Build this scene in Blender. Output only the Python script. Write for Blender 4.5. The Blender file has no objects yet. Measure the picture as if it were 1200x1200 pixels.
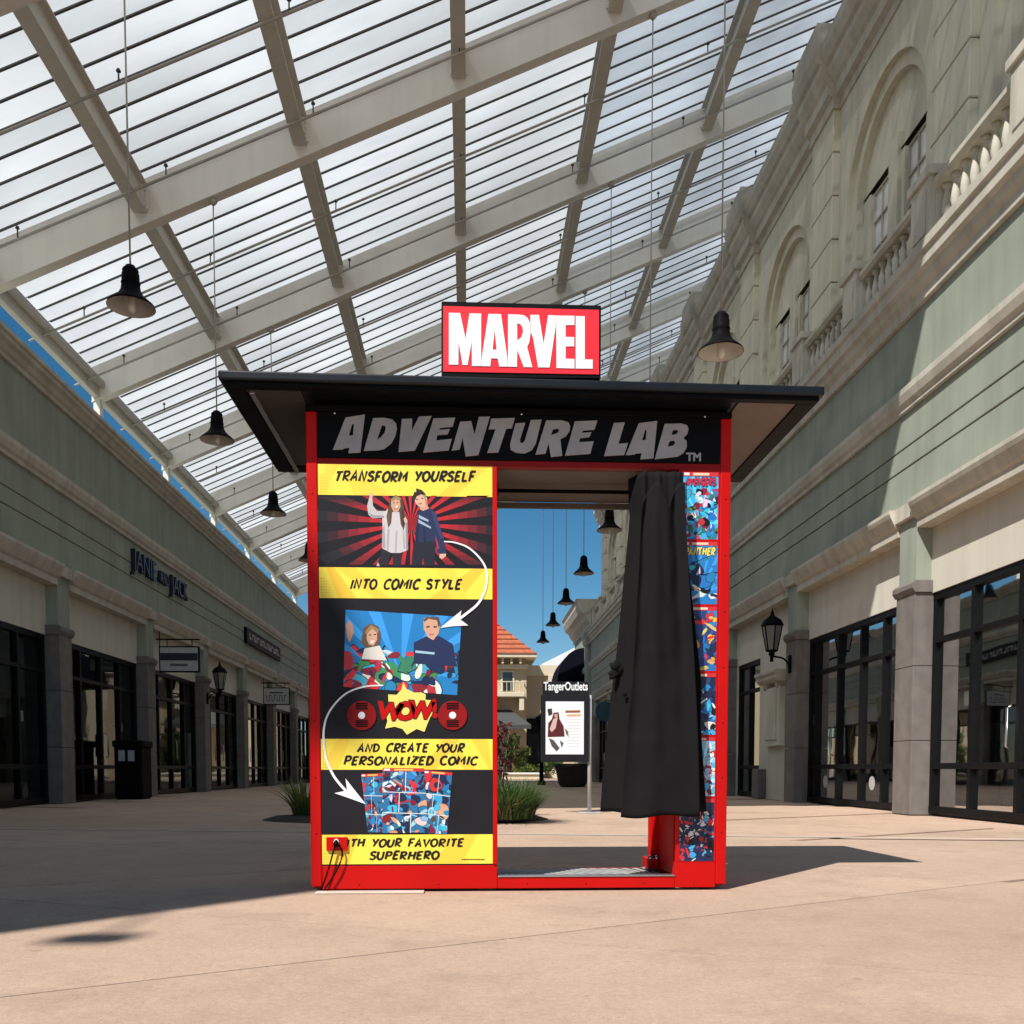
import bpy, bmesh, math, random
from mathutils import Vector, Matrix
from mathutils.geometry import tessellate_polygon
random.seed(7)
sc = bpy.context.scene
C = sc.collection

# ------------------------------------------------------------------ camera, sky, sun, exposure
F, HOR, VX, PITCH, EYE = 1100.0, 901.0, 548.0, math.radians(3.2), 0.623     # measured on the 1200 px photograph
YAW = math.atan((600 - VX) / F * math.cos(PITCH))
PCY = HOR + F * math.tan(PITCH)
cam = bpy.data.cameras.new('camera'); cam_o = bpy.data.objects.new('camera', cam); C.objects.link(cam_o)
cam.sensor_width = 36; cam.lens = 36 * F / 1200; cam.shift_y = (PCY - 600) / 1200
cam.clip_start = 0.05; cam.clip_end = 2000
cam_o.location = (0, 0, EYE); cam_o.rotation_euler = (math.pi / 2 - PITCH, 0, -YAW)
sc.camera = cam_o
SUN_AZ, SUN_EL = math.radians(40), math.radians(50)
w = bpy.data.worlds.new('World'); sc.world = w; w.use_nodes = True
nt = w.node_tree; nt.nodes.clear()
sky = nt.nodes.new('ShaderNodeTexSky'); sky.sky_type = 'NISHITA'; sky.sun_disc = False
sky.sun_elevation = SUN_EL; sky.sun_rotation = math.pi + SUN_AZ; sky.altitude = 1500
sky.air_density = 1.0; sky.dust_density = 0.0; sky.ozone_density = 1.6
bg = nt.nodes.new('ShaderNodeBackground'); bg.inputs[1].default_value = 0.074
wo = nt.nodes.new('ShaderNodeOutputWorld')
hs = nt.nodes.new('ShaderNodeHueSaturation'); hs.inputs['Saturation'].default_value = 1.35; hs.inputs['Hue'].default_value = .488; nt.links.new(sky.outputs[0], hs.inputs['Color']); nt.links.new(hs.outputs[0], bg.inputs[0]); nt.links.new(bg.outputs[0], wo.inputs[0])
sun = bpy.data.lights.new('sun', 'SUN'); sun.energy = 5.0; sun.angle = math.radians(0.53); sun.color = (1, .955, .89)
sun_o = bpy.data.objects.new('sun', sun); C.objects.link(sun_o)
sun_dir = Vector((math.sin(SUN_AZ) * math.cos(SUN_EL), math.cos(SUN_AZ) * math.cos(SUN_EL), -math.sin(SUN_EL)))
sun_o.rotation_euler = sun_dir.to_track_quat('-Z', 'Y').to_euler(); sun_o.location = (-10, -10, 30)
vs = sc.view_settings; vs.view_transform = 'Standard'; vs.look = 'None'; vs.exposure = 0.33; vs.gamma = 1; vs.use_curve_mapping = False
sc.cycles.max_bounces = 8; sc.cycles.transparent_max_bounces = 12

# ------------------------------------------------------------------ pixel -> place
cy, sy, cp, sp = math.cos(YAW), math.sin(YAW), math.cos(PITCH), math.sin(PITCH)
RT = Vector((cy, -sy, 0)); FW = Vector((sy * cp, cy * cp, -sp)); UP = Vector((sy * sp, cy * sp, cp))
def ray(px, py): return FW + RT * ((px - 600) / F) + UP * ((PCY - py) / F)
def PY_(px, py, Y):                       # point of the upright plane y = Y
    d = ray(px, py); t = Y / d.y; return Vector((d.x * t, Y, EYE + d.z * t))
def PG(px, py, z=0):                      # point of the ground
    d = ray(px, py); t = (z - EYE) / d.z; return Vector((d.x * t, d.y * t, z))

# ------------------------------------------------------------------ materials
MATS = {}
def nodes_of(name):
    m = bpy.data.materials.new(name); m.use_nodes = True; MATS[name] = m
    return m, m.node_tree, m.node_tree.nodes['Principled BSDF'], m.node_tree.links
def mat(name, col, rough=.6, metal=0, noise=.12, scale=6., bump=0., bscale=60., spec=.5, rand=0., dirt=0.):
    m, t, b, L = nodes_of(name)
    b.inputs['Roughness'].default_value = rough; b.inputs['Metallic'].default_value = metal
    b.inputs['Specular IOR Level'].default_value = spec
    tc = t.nodes.new('ShaderNodeTexCoord')
    n = t.nodes.new('ShaderNodeTexNoise'); n.inputs['Scale'].default_value = scale; n.inputs['Detail'].default_value = 6
    L.new(tc.outputs['Object'], n.inputs['Vector'])
    r = t.nodes.new('ShaderNodeMapRange'); r.inputs['From Min'].default_value = .3; r.inputs['From Max'].default_value = .7
    r.inputs['To Min'].default_value = 1 - noise; r.inputs['To Max'].default_value = 1 + noise
    L.new(n.outputs['Fac'], r.inputs['Value'])
    last = r.outputs[0]
    if rand:
        oi = t.nodes.new('ShaderNodeObjectInfo'); r2 = t.nodes.new('ShaderNodeMapRange')
        r2.inputs['To Min'].default_value = 1 - rand; r2.inputs['To Max'].default_value = 1 + rand
        L.new(oi.outputs['Random'], r2.inputs['Value'])
        mm = t.nodes.new('ShaderNodeMath'); mm.operation = 'MULTIPLY'; L.new(last, mm.inputs[0]); L.new(r2.outputs[0], mm.inputs[1]); last = mm.outputs[0]
    if dirt:                               # vertical rain streaks
        mp = t.nodes.new('ShaderNodeMapping'); mp.inputs['Scale'].default_value = (3.2, 3.2, .22); L.new(tc.outputs['Object'], mp.inputs['Vector'])
        n2 = t.nodes.new('ShaderNodeTexNoise'); n2.inputs['Scale'].default_value = 1.6; n2.inputs['Detail'].default_value = 5; L.new(mp.outputs[0], n2.inputs['Vector'])
        r3 = t.nodes.new('ShaderNodeMapRange'); r3.inputs['From Min'].default_value = .42; r3.inputs['From Max'].default_value = .72
        r3.inputs['To Min'].default_value = 1; r3.inputs['To Max'].default_value = 1 - dirt; L.new(n2.outputs['Fac'], r3.inputs['Value'])
        mm = t.nodes.new('ShaderNodeMath'); mm.operation = 'MULTIPLY'; L.new(last, mm.inputs[0]); L.new(r3.outputs[0], mm.inputs[1]); last = mm.outputs[0]
    v = t.nodes.new('ShaderNodeVectorMath'); v.operation = 'SCALE'; v.inputs[0].default_value = col; L.new(last, v.inputs['Scale'])
    L.new(v.outputs[0], b.inputs['Base Color'])
    if bump:
        n3 = t.nodes.new('ShaderNodeTexNoise'); n3.inputs['Scale'].default_value = bscale; n3.inputs['Detail'].default_value = 4
        L.new(tc.outputs['Object'], n3.inputs['Vector'])
        bp = t.nodes.new('ShaderNodeBump'); bp.inputs['Strength'].default_value = bump; bp.inputs['Distance'].default_value = .01
        L.new(n3.outputs['Fac'], bp.inputs['Height']); L.new(bp.outputs[0], b.inputs['Normal'])
    return m
mat('red_paint', (.50, .003, .002), .42, noise=.06, scale=3, bump=.03, bscale=30, spec=.2)
mat('red_dark', (.26, .006, .006), .5, noise=.08, spec=.2)
mat('black_board', (.003, .003, .0035), .6, noise=.2, spec=.12)
mat('charcoal', (.013, .0125, .016), .5, noise=.1, spec=.2)
mat('canopy', (.006, .008, .011), .4, noise=.25, scale=8, spec=.3)
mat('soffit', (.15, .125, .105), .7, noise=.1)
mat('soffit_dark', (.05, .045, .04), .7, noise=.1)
mat('ink_maroon', (.05, .004, .004), .5)
mat('aluminium', (.45, .46, .47), .35, metal=.9, noise=.1)
mat('letter_grey', (.38, .37, .37), .5, noise=.1, scale=9, spec=.3)
mat('sign_white', (.82, .84, .86), .4, noise=.03)
mat('sign_red', (.78, .022, .035), .4, noise=.04)
mat('curtain', (.0095, .009, .0095), .9, noise=.12, scale=5, bump=.2, bscale=500, spec=.12)
mat('black_metal', (.005, .005, .0055), .6, noise=.25, scale=12, spec=.04)
mat('bell_inside', (.55, .53, .48), .5)
mat('bulb', (.7, .66, .58), .3)
mat('steel', (.69, .67, .61), .55, noise=.05, scale=1.3, dirt=.07)
mat('purlin_steel', (.54, .52, .465), .55, noise=.06, scale=1.5, dirt=.08)
mat('bar_dark', (.05, .05, .05), .5)
mat('pipe', (.38, .36, .33), .5, noise=.1)
mat('sage', (.300, .332, .268), .8, noise=.09, scale=1.2, bump=.14, bscale=60, dirt=.16)
mat('trim', (.52, .49, .41), .75, noise=.09, scale=1.5, bump=.08, bscale=60, dirt=.24)
mat('cream_wall', (.64, .61, .485), .8, noise=.09, scale=1.1, bump=.12, bscale=60, dirt=.18)
mat('beige_wall', (.60, .57, .485), .8, noise=.05, scale=1.1, bump=.08, bscale=80, dirt=.10)
mat('stone', (.175, .155, .142), .8, noise=.14, scale=5, bump=.15, bscale=60, dirt=.2)
mat('frame_black', (.005, .0055, .006), .5, noise=.2, spec=.15)
mat('mulch', (.045, .03, .022), .95, noise=.5, scale=30, bump=1, bscale=50)
mat('far_wall', (.50, .40, .26), .85, noise=.06)
mat('far_cream', (.66, .58, .42), .85, noise=.05)
mat('far_roof', (.42, .115, .05), .8, noise=.22, scale=5, bump=.6, bscale=14)
mat('far_white', (.78, .78, .76), .8, noise=.03)
mat('awning', (.004, .005, .012), .9, spec=.1)
mat('awning_grey', (.06, .065, .06), .8)
mat('teal', (.012, .06, .085), .5)
mat('navy', (.012, .014, .03), .4)
mat('sign_grey', (.42, .43, .43), .5, noise=.08)
mat('bark', (.09, .065, .045), .9, bump=.6, bscale=30)
mat('pot', (.012, .010, .010), .6)
mat('chrome', (.75, .75, .75), .2, metal=1)
mat('floor_pale', (.45, .45, .44), .5, noise=.1)
mat('floor_dark', (.02, .02, .021), .6)
mat('kerb', (.60, .50, .42), .85, noise=.12, bump=.2)
mat('band', (.50, .44, .38), .85, noise=.12, bump=.2)
def leaf_mat(name, c1, c2, rough=.5):
    m, t, b, L = nodes_of(name)
    g = t.nodes.new('ShaderNodeNewGeometry'); mx = t.nodes.new('ShaderNodeMixRGB')
    mx.inputs[1].default_value = (*c1, 1); mx.inputs[2].default_value = (*c2, 1)
    L.new(g.outputs['Random Per Island'], mx.inputs[0]); L.new(mx.outputs[0], b.inputs['Base Color'])
    b.inputs['Roughness'].default_value = rough
    tr = t.nodes.new('ShaderNodeBsdfTranslucent'); L.new(mx.outputs[0], tr.inputs[0])
    ms = t.nodes.new('ShaderNodeMixShader'); ms.inputs[0].default_value = .3
    L.new(b.outputs[0], ms.inputs[1]); L.new(tr.outputs[0], ms.inputs[2]); L.new(ms.outputs[0], t.nodes['Material Output'].inputs[0])
leaf_mat('leaf_green', (.025, .065, .018), (.11, .20, .05))
leaf_mat('leaf_light', (.06, .11, .02), (.20, .24, .05))
leaf_mat('leaf_dry', (.16, .12, .05), (.34, .28, .13))
leaf_mat('leaf_red', (.05, .012, .014), (.14, .03, .03))
def glass_mat(name, col, rough, spec=.8):
    m, t, b, L = nodes_of(name)
    b.inputs['Base Color'].default_value = (*col, 1); b.inputs['Roughness'].default_value = rough; b.inputs['Specular IOR Level'].default_value = spec
    tc = t.nodes.new('ShaderNodeTexCoord'); n = t.nodes.new('ShaderNodeTexNoise'); n.inputs['Scale'].default_value = 1.1
    L.new(tc.outputs['Object'], n.inputs['Vector'])
    bp = t.nodes.new('ShaderNodeBump'); bp.inputs['Strength'].default_value = .08; bp.inputs['Distance'].default_value = .05
    L.new(n.outputs['Fac'], bp.inputs['Height']); L.new(bp.outputs[0], b.inputs['Normal'])
    return m
def clear_glass(name, tint, refl=.12):
    m, t, b, L = nodes_of(name)
    tr = t.nodes.new('ShaderNodeBsdfTransparent'); tr.inputs[0].default_value = (*tint, 1)
    g = t.nodes.new('ShaderNodeBsdfGlossy'); g.inputs[1].default_value = .02
    lw = t.nodes.new('ShaderNodeFresnel'); lw.inputs[0].default_value = 1.42
    mr = t.nodes.new('ShaderNodeMapRange'); mr.inputs['To Min'].default_value = refl; mr.inputs['To Max'].default_value = .8
    L.new(lw.outputs[0], mr.inputs['Value'])
    tc = t.nodes.new('ShaderNodeTexCoord'); n = t.nodes.new('ShaderNodeTexNoise'); n.inputs['Scale'].default_value = .9
    L.new(tc.outputs['Object'], n.inputs['Vector'])
    bp = t.nodes.new('ShaderNodeBump'); bp.inputs['Strength'].default_value = .06; bp.inputs['Distance'].default_value = .05
    L.new(n.outputs['Fac'], bp.inputs['Height']); L.new(bp.outputs[0], g.inputs['Normal'])
    ms = t.nodes.new('ShaderNodeMixShader'); L.new(mr.outputs[0], ms.inputs[0]); L.new(tr.outputs[0], ms.inputs[1]); L.new(g.outputs[0], ms.inputs[2])
    L.new(ms.outputs[0], t.nodes['Material Output'].inputs[0])
clear_glass('shop_glass', (.62, .68, .66), .04)
glass_mat('far_glass', (.012, .014, .016), .08)
glass_mat('lantern_glass', (.16, .16, .15), .25)
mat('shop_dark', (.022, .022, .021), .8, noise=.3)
mat('shop_floor', (.11, .09, .075), .5, noise=.1)
mat('bright_window', (.75, .76, .74), .3, noise=.1)
def roof_glass(name, lo, hi, clear, tint):
    m, t, b, L = nodes_of(name)
    tc = t.nodes.new('ShaderNodeTexCoord')
    mp = t.nodes.new('ShaderNodeMapping'); mp.inputs['Scale'].default_value = (.35, .9, .35); L.new(tc.outputs['Object'], mp.inputs[0])
    oi = t.nodes.new('ShaderNodeObjectInfo')
    n = t.nodes.new('ShaderNodeTexNoise'); n.inputs['Scale'].default_value = 1.1; n.inputs['Detail'].default_value = 5; L.new(mp.outputs[0], n.inputs[0])
    cr = t.nodes.new('ShaderNodeMapRange'); cr.inputs['From Min'].default_value = .3; cr.inputs['From Max'].default_value = .7
    cr.inputs['To Min'].default_value = lo; cr.inputs['To Max'].default_value = hi; L.new(n.outputs['Fac'], cr.inputs[0])
    r2 = t.nodes.new('ShaderNodeMapRange'); r2.inputs['To Min'].default_value = .86; r2.inputs['To Max'].default_value = 1.12; L.new(oi.outputs['Random'], r2.inputs[0])
    mm = t.nodes.new('ShaderNodeMath'); mm.operation = 'MULTIPLY'; L.new(cr.outputs[0], mm.inputs[0]); L.new(r2.outputs[0], mm.inputs[1])
    v = t.nodes.new('ShaderNodeVectorMath'); v.operation = 'SCALE'; v.inputs[0].default_value = tint; L.new(mm.outputs[0], v.inputs['Scale'])
    tl = t.nodes.new('ShaderNodeBsdfTranslucent'); L.new(v.outputs[0], tl.inputs[0])
    tp = t.nodes.new('ShaderNodeBsdfTransparent'); tp.inputs[0].default_value = (.8, .85, .87, 1)
    m1 = t.nodes.new('ShaderNodeMixShader'); m1.inputs[0].default_value = clear; L.new(tl.outputs[0], m1.inputs[1]); L.new(tp.outputs[0], m1.inputs[2])
    gl = t.nodes.new('ShaderNodeBsdfGlossy'); gl.inputs[1].default_value = .18
    m2 = t.nodes.new('ShaderNodeMixShader'); m2.inputs[0].default_value = .06; L.new(m1.outputs[0], m2.inputs[1]); L.new(gl.outputs[0], m2.inputs[2])
    L.new(m2.outputs[0], t.nodes['Material Output'].inputs[0])
roof_glass('roof_sheet', .38, .53, .06, (.97, 1.0, 1.0))
roof_glass('roof_sheet_clear', .24, .46, .12, (.92, 1.0, 1.06))
def concrete(name, base, rand):
    m, t, b, L = nodes_of(name)
    tc = t.nodes.new('ShaderNodeTexCoord'); oi = t.nodes.new('ShaderNodeObjectInfo'); ge = t.nodes.new('ShaderNodeNewGeometry')
    def noise(s, d=6, ro=.6):
        n = t.nodes.new('ShaderNodeTexNoise'); n.inputs['Scale'].default_value = s; n.inputs['Detail'].default_value = d; n.inputs['Roughness'].default_value = ro
        L.new(ge.outputs['Position'], n.inputs['Vector']); return n
    def rng(src, a, b_, c, d):
        r = t.nodes.new('ShaderNodeMapRange'); r.inputs['From Min'].default_value = a; r.inputs['From Max'].default_value = b_
        r.inputs['To Min'].default_value = c; r.inputs['To Max'].default_value = d; L.new(src, r.inputs[0]); return r.outputs[0]
    def mul(a, c):
        k = t.nodes.new('ShaderNodeMath'); k.operation = 'MULTIPLY'; L.new(a, k.inputs[0]); L.new(c, k.inputs[1]); return k.outputs[0]
    big = rng(noise(.45, 4).outputs[0], .3, .7, .88, 1.08)
    mid = rng(noise(7, 8, .7).outputs[0], .3, .7, .93, 1.07)
    fine = rng(noise(130, 3, .75).outputs[0], .3, .75, .86, 1.12)
    grain = rng(noise(42, 5, .8).outputs[0], .3, .72, .84, 1.13)
    stain = rng(noise(1.4, 7, .72).outputs[0], .50, .68, 1.0, .82)
    vo = t.nodes.new('ShaderNodeTexVoronoi'); vo.inputs['Scale'].default_value = 38; L.new(ge.outputs['Position'], vo.inputs['Vector'])
    pit = rng(vo.outputs['Distance'], .05, .16, .62, 1)
    pm = rng(noise(3, 3).outputs[0], .48, .60, 1, 0)               # pits only in patches
    mx = t.nodes.new('ShaderNodeMath'); mx.operation = 'MAXIMUM'; L.new(pit, mx.inputs[0]); L.new(pm, mx.inputs[1])
    # dark crazy stains, gum spots
    v2 = t.nodes.new('ShaderNodeTexVoronoi'); v2.inputs['Scale'].default_value = 2.3; v2.inputs['Randomness'].default_value = 1; L.new(ge.outputs['Position'], v2.inputs['Vector'])
    gum = rng(v2.outputs['Distance'], .030, .045, .78, 1)
    val = mul(mul(mul(mul(mul(mul(big, mid), fine), mx.outputs[0]), gum), grain), stain)
    if rand: val = mul(val, rng(oi.outputs['Random'], 0, 1, 1 - rand, 1 + rand))
    v = t.nodes.new('ShaderNodeVectorMath'); v.operation = 'SCALE'; v.inputs[0].default_value = base; L.new(val, v.inputs['Scale'])
    L.new(v.outputs[0], b.inputs['Base Color']); b.inputs['Roughness'].default_value = .85; b.inputs['Specular IOR Level'].default_value = .3
    bp = t.nodes.new('ShaderNodeBump'); bp.inputs['Strength'].default_value = .5; bp.inputs['Distance'].default_value = .008
    L.new(mul(grain, mul(mid, mx.outputs[0])), bp.inputs['Height']); L.new(bp.outputs[0], b.inputs['Normal'])
concrete('concrete', (.485, .348, .258), 0)
concrete('slab_concrete', (.485, .348, .258), .05)
def print_mat():
    m, t, b, L = nodes_of('print')
    a = t.nodes.new('ShaderNodeVertexColor'); a.layer_name = 'Col'; L.new(a.outputs[0], b.inputs['Base Color'])
    b.inputs['Roughness'].default_value = .42; b.inputs['Specular IOR Level'].default_value = .4
    return m
print_mat()

# ------------------------------------------------------------------ mesh helpers
ORG = {}
class MB:
    def __init__(s): s.v = []; s.f = []; s.m = []; s.c = None; s.sm = set()
    def add(s, vs, fs, mi=0, smooth=False):
        o = len(s.v); s.v += [tuple(p) for p in vs]
        for f in fs:
            if smooth: s.sm.add(len(s.f))
            s.f.append(tuple(i + o for i in f)); s.m.append(mi)
        return s
    def box(s, x0, x1, y0, y1, z0, z1, mi=0):
        if x0 > x1: x0, x1 = x1, x0
        if y0 > y1: y0, y1 = y1, y0
        vs = [(x, y, z) for z in (z0, z1) for y in (y0, y1) for x in (x0, x1)]
        return s.add(vs, [(0, 2, 3, 1), (4, 5, 7, 6), (0, 1, 5, 4), (2, 6, 7, 3), (0, 4, 6, 2), (1, 3, 7, 5)], mi)
    def ext(s, prof, p0, p1, ax, mi=0):
        """prof: 2-D loop [(a,b)], swept from p0 to p1 along axis 'y' (a=x,b=z) or 'x' (a=y,b=z)"""
        n = len(prof)
        mk = (lambda a, b, t: (a, t, b)) if ax == 'y' else ((lambda a, b, t: (t, a, b)) if ax == 'x' else (lambda a, b, t: (a, b, t)))
        vs = [mk(a, b, p0) for a, b in prof] + [mk(a, b, p1) for a, b in prof]
        fs = [(i, (i + 1) % n, (i + 1) % n + n, i + n) for i in range(n)]
        tri = tessellate_polygon([[Vector((a, b, 0)) for a, b in prof]])
        fs += [tuple(x) for x in tri] + [tuple(i + n for i in reversed(x)) for x in tri]
        return s.add(vs, fs, mi)
    def lathe(s, prof, cx, cy_, seg=20, mi=0, smooth=True):
        vs = []; fs = []; n = len(prof)
        for k in range(seg):
            a = 2 * math.pi * k / seg
            for r, z in prof: vs.append((cx + r * math.cos(a), cy_ + r * math.sin(a), z))
        for k in range(seg):
            for i in range(n - 1):
                fs.append((k * n + i, ((k + 1) % seg) * n + i, ((k + 1) % seg) * n + i + 1, k * n + i + 1))
        return s.add(vs, fs, mi, smooth)
    def tube(s, pts, r, seg=8, mi=0):
        pts = [Vector(p) for p in pts]; vs = []; fs = []
        for i, p in enumerate(pts):
            d = (pts[min(i + 1, len(pts) - 1)] - pts[max(i - 1, 0)]).normalized()
            u = d.cross(Vector((0, 0, 1))) if abs(d.z) < .95 else d.cross(Vector((1, 0, 0)))
            u.normalize(); v = d.cross(u)
            rr = r[i] if isinstance(r, (list, tuple)) else r
            for k in range(seg):
                a = 2 * math.pi * k / seg; vs.append(p + (u * math.cos(a) + v * math.sin(a)) * rr)
        for i in range(len(pts) - 1):
            for k in range(seg):
                fs.append((i * seg + k, i * seg + (k + 1) % seg, (i + 1) * seg + (k + 1) % seg, (i + 1) * seg + k))
        fs.append(tuple(range(seg))); fs.append(tuple((len(pts) - 1) * seg + k for k in reversed(range(seg))))
        return s.add(vs, fs, mi, True)
    def mesh(s, name, mats, org=(0, 0, 0)):
        me = bpy.data.meshes.new(name); o = Vector(org)
        me.from_pydata([Vector(p) - o for p in s.v], [], s.f)
        for mm in (mats if isinstance(mats, (list, tuple)) else [mats]): me.materials.append(MATS[mm])
        me.polygons.foreach_set('material_index', s.m)
        me.polygons.foreach_set('use_smooth', [i in s.sm for i in range(len(s.f))])
        if s.c is not None:
            ca = me.color_attributes.new('Col', 'FLOAT_COLOR', 'CORNER'); k = 0
            for p in me.polygons:
                for _ in p.loop_indices: ca.data[k].color = (*s.c[p.index], 1); k += 1
        me.update()
        bm = bmesh.new(); bm.from_mesh(me)
        if s.c is None: bmesh.ops.recalc_face_normals(bm, faces=bm.faces)
        bm.to_mesh(me); bm.free()
        return me
def tag(o, label, cat, group=None, kind=None):
    if label: o['label'] = label
    if cat: o['category'] = cat
    if group: o['group'] = group
    if kind: o['kind'] = kind
    return o
def thing(name, loc, label, cat, group=None):
    o = bpy.data.objects.new(name, None); C.objects.link(o); o.location = loc; o.empty_display_size = .1
    ORG[o.name] = Vector(loc); return tag(o, label, cat, group)
def part(parent, name, mb, mats, bevel=0, label=None, kind=None):
    """mb is in world coordinates; the part keeps its parent's frame"""
    org = ORG[parent.name] if parent else Vector((0, 0, 0))
    o = bpy.data.objects.new(name, mb.mesh(name, mats, org)); C.objects.link(o); o.parent = parent; ORG[o.name] = org
    if bevel:
        b = o.modifiers.new('bevel', 'BEVEL'); b.width = bevel; b.segments = 2; b.limit_method = 'ANGLE'; b.harden_normals = False
    if label: o['label'] = label
    if kind: o['kind'] = kind
    return o
def inst(parent, name, me, pos):
    """one more piece sharing mesh data, pos in world coordinates"""
    o = bpy.data.objects.new(name, me); C.objects.link(o); o.parent = parent
    o.location = Vector(pos) - (ORG[parent.name] if parent else Vector((0, 0, 0))); return o
def single(name, mb, mats, loc, label, cat, group=None, bevel=0, kind=None):
    o = bpy.data.objects.new(name, mb.mesh(name, mats, loc)); C.objects.link(o); o.location = loc; ORG[o.name] = Vector(loc)
    if bevel:
        b = o.modifiers.new('bevel', 'BEVEL'); b.width = bevel; b.segments = 2; b.limit_method = 'ANGLE'
    return tag(o, label, cat, group, kind)
def copy_tree(root, loc, label):
    r = root.copy(); C.objects.link(r); r.location = loc; r['label'] = label; ORG[r.name] = Vector(loc)
    for ch in root.children:
        c = ch.copy(); C.objects.link(c); c.parent = r
        for g in ch.children:
            d = g.copy(); C.objects.link(d); d.parent = c
    return r
def plate(mb, loops, Y, depth, mi=0):
    """loops of world (x,z): outer + holes; front at y = Y, thickness depth behind it"""
    L3 = [[Vector((x, z, 0)) for x, z in lp] for lp in loops]
    flat = [p for lp in loops for p in lp]; n = len(flat)
    tri = tessellate_polygon(L3); vs = [(x, Y, z) for x, z in flat] + [(x, Y + depth, z) for x, z in flat]
    fs = [tuple(t) for t in tri] + [tuple(i + n for i in reversed(t)) for t in tri]; o = 0
    for lp in loops:
        k = len(lp)
        fs += [(o + i, o + (i + 1) % k, o + (i + 1) % k + n, o + i + n) for i in range(k)]; o += k
    return mb.add(vs, fs, mi)
class Print(MB):
    """flat ink shapes on the plane y = Y, each a hair in front of the one before"""
    def __init__(s, Y, step=.00003): super().__init__(); s.c = []; s.Y = Y; s.step = step
    def poly(s, pts, col, adv=True):
        tri = tessellate_polygon([[Vector((x, z, 0)) for x, z in pts]])
        s.add([(x, s.Y, z) for x, z in pts], [tuple(t) for t in tri]); s.c += [col] * len(tri)
        if adv: s.Y -= s.step
    def px(s, pts, col):
        s.poly([(lambda q: (q.x, q.z))(PY_(x, y, s.Y)) for x, y in pts], col)
    def ell(s, cx, cz, rx, rz, col, a=0, n=18):
        s.poly([(cx + rx * math.cos(t) * math.cos(a) - rz * math.sin(t) * math.sin(a), cz + rx * math.cos(t) * math.sin(a) + rz * math.sin(t) * math.cos(a))
                for t in [2 * math.pi * i / n for i in range(n)]], col)
def text_mesh(body, size, extrude=0., shear=0., offset=0.):
    cu = bpy.data.curves.new('lettering', 'FONT'); cu.body = body; cu.size = size; cu.extrude = extrude; cu.shear = shear; cu.offset = offset
    cu.align_x = 'CENTER'; cu.align_y = 'CENTER'; cu.resolution_u = 3
    o = bpy.data.objects.new('tmp', cu); C.objects.link(o); dg = bpy.context.evaluated_depsgraph_get()
    me = bpy.data.meshes.new_from_object(o.evaluated_get(dg)); bpy.data.objects.remove(o); return me
def text_part(parent, name, body, size, M, matn, extrude=.004, shear=0., offset=0., fit=None):
    """M: world matrix of the lettering; fit = width in metres"""
    me = text_mesh(body, size, extrude, shear, offset); me.materials.clear(); me.materials.append(MATS[matn])
    if fit:
        xs = [v.co.x for v in me.vertices]; k = fit / (max(xs) - min(xs)); me.transform(Matrix.Diagonal((k, 1, 1, 1)))
    org = ORG[parent.name]; me.transform(Matrix.Translation(-org) @ M)
    o = bpy.data.objects.new(name, me); C.objects.link(o); o.parent = parent; ORG[o.name] = org; return o

# ================================================================== GROUND
gm = MB().add([(-400, -150, -.012), (400, -150, -.012), (400, 900, -.012), (-400, 900, -.012)], [(0, 1, 2, 3)])
ground = single('ground', gm, 'concrete', (0, 0, -.012), None, None, kind='structure')
# big concrete slabs cast on a skewed grid, saw-cut joints between them
u = Vector((math.cos(math.radians(30)), math.sin(math.radians(30)))); v = Vector((math.cos(math.radians(-26)), math.sin(math.radians(-26))))
P0 = Vector((.15, 3.42)); du, dv = 3.2, 1.62 * 2
gap = .0055
cells = []
for i in range(-9, 10):
    for j in range(-9, 10):
        c = P0 + u * (i * du) + v * (j * dv)
        mid = c + u * du / 2 + v * dv / 2
        if -6.6 < mid.x < 5.4 and .2 < mid.y < 24: cells.append((i, j))
e = gap
corner = [u * e + v * e, u * (du - e) + v * e, u * (du - e) + v * (dv - e), u * e + v * (dv - e)]
sm_ = MB(); vs_ = [(p.x, p.y, -.010) for p in corner] + [(p.x, p.y, 0) for p in corner]
sm_.add(vs_, [(4, 5, 6, 7), (0, 1, 5, 4), (1, 2, 6, 5), (2, 3, 7, 6), (3, 0, 4, 7)])
slab_me = sm_.mesh('slab', 'slab_concrete')
for i, j in cells:
    c = P0 + u * (i * du) + v * (j * dv); inst(ground, 'slab', slab_me, (c.x, c.y, 0))
bm_ = MB(); a_, b_ = Vector((-7.1, 10.42)), Vector((5.9, 7.85)); nrm = Vector((b_.y - a_.y, -(b_.x - a_.x))).normalized() * .045
bm_.add([(*(a_ + nrm), .004), (*(b_ + nrm), .004), (*(b_ - nrm), .004), (*(a_ - nrm), .004)], [(0, 1, 2, 3)])
part(ground, 'paving_band', bm_, 'band')

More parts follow.
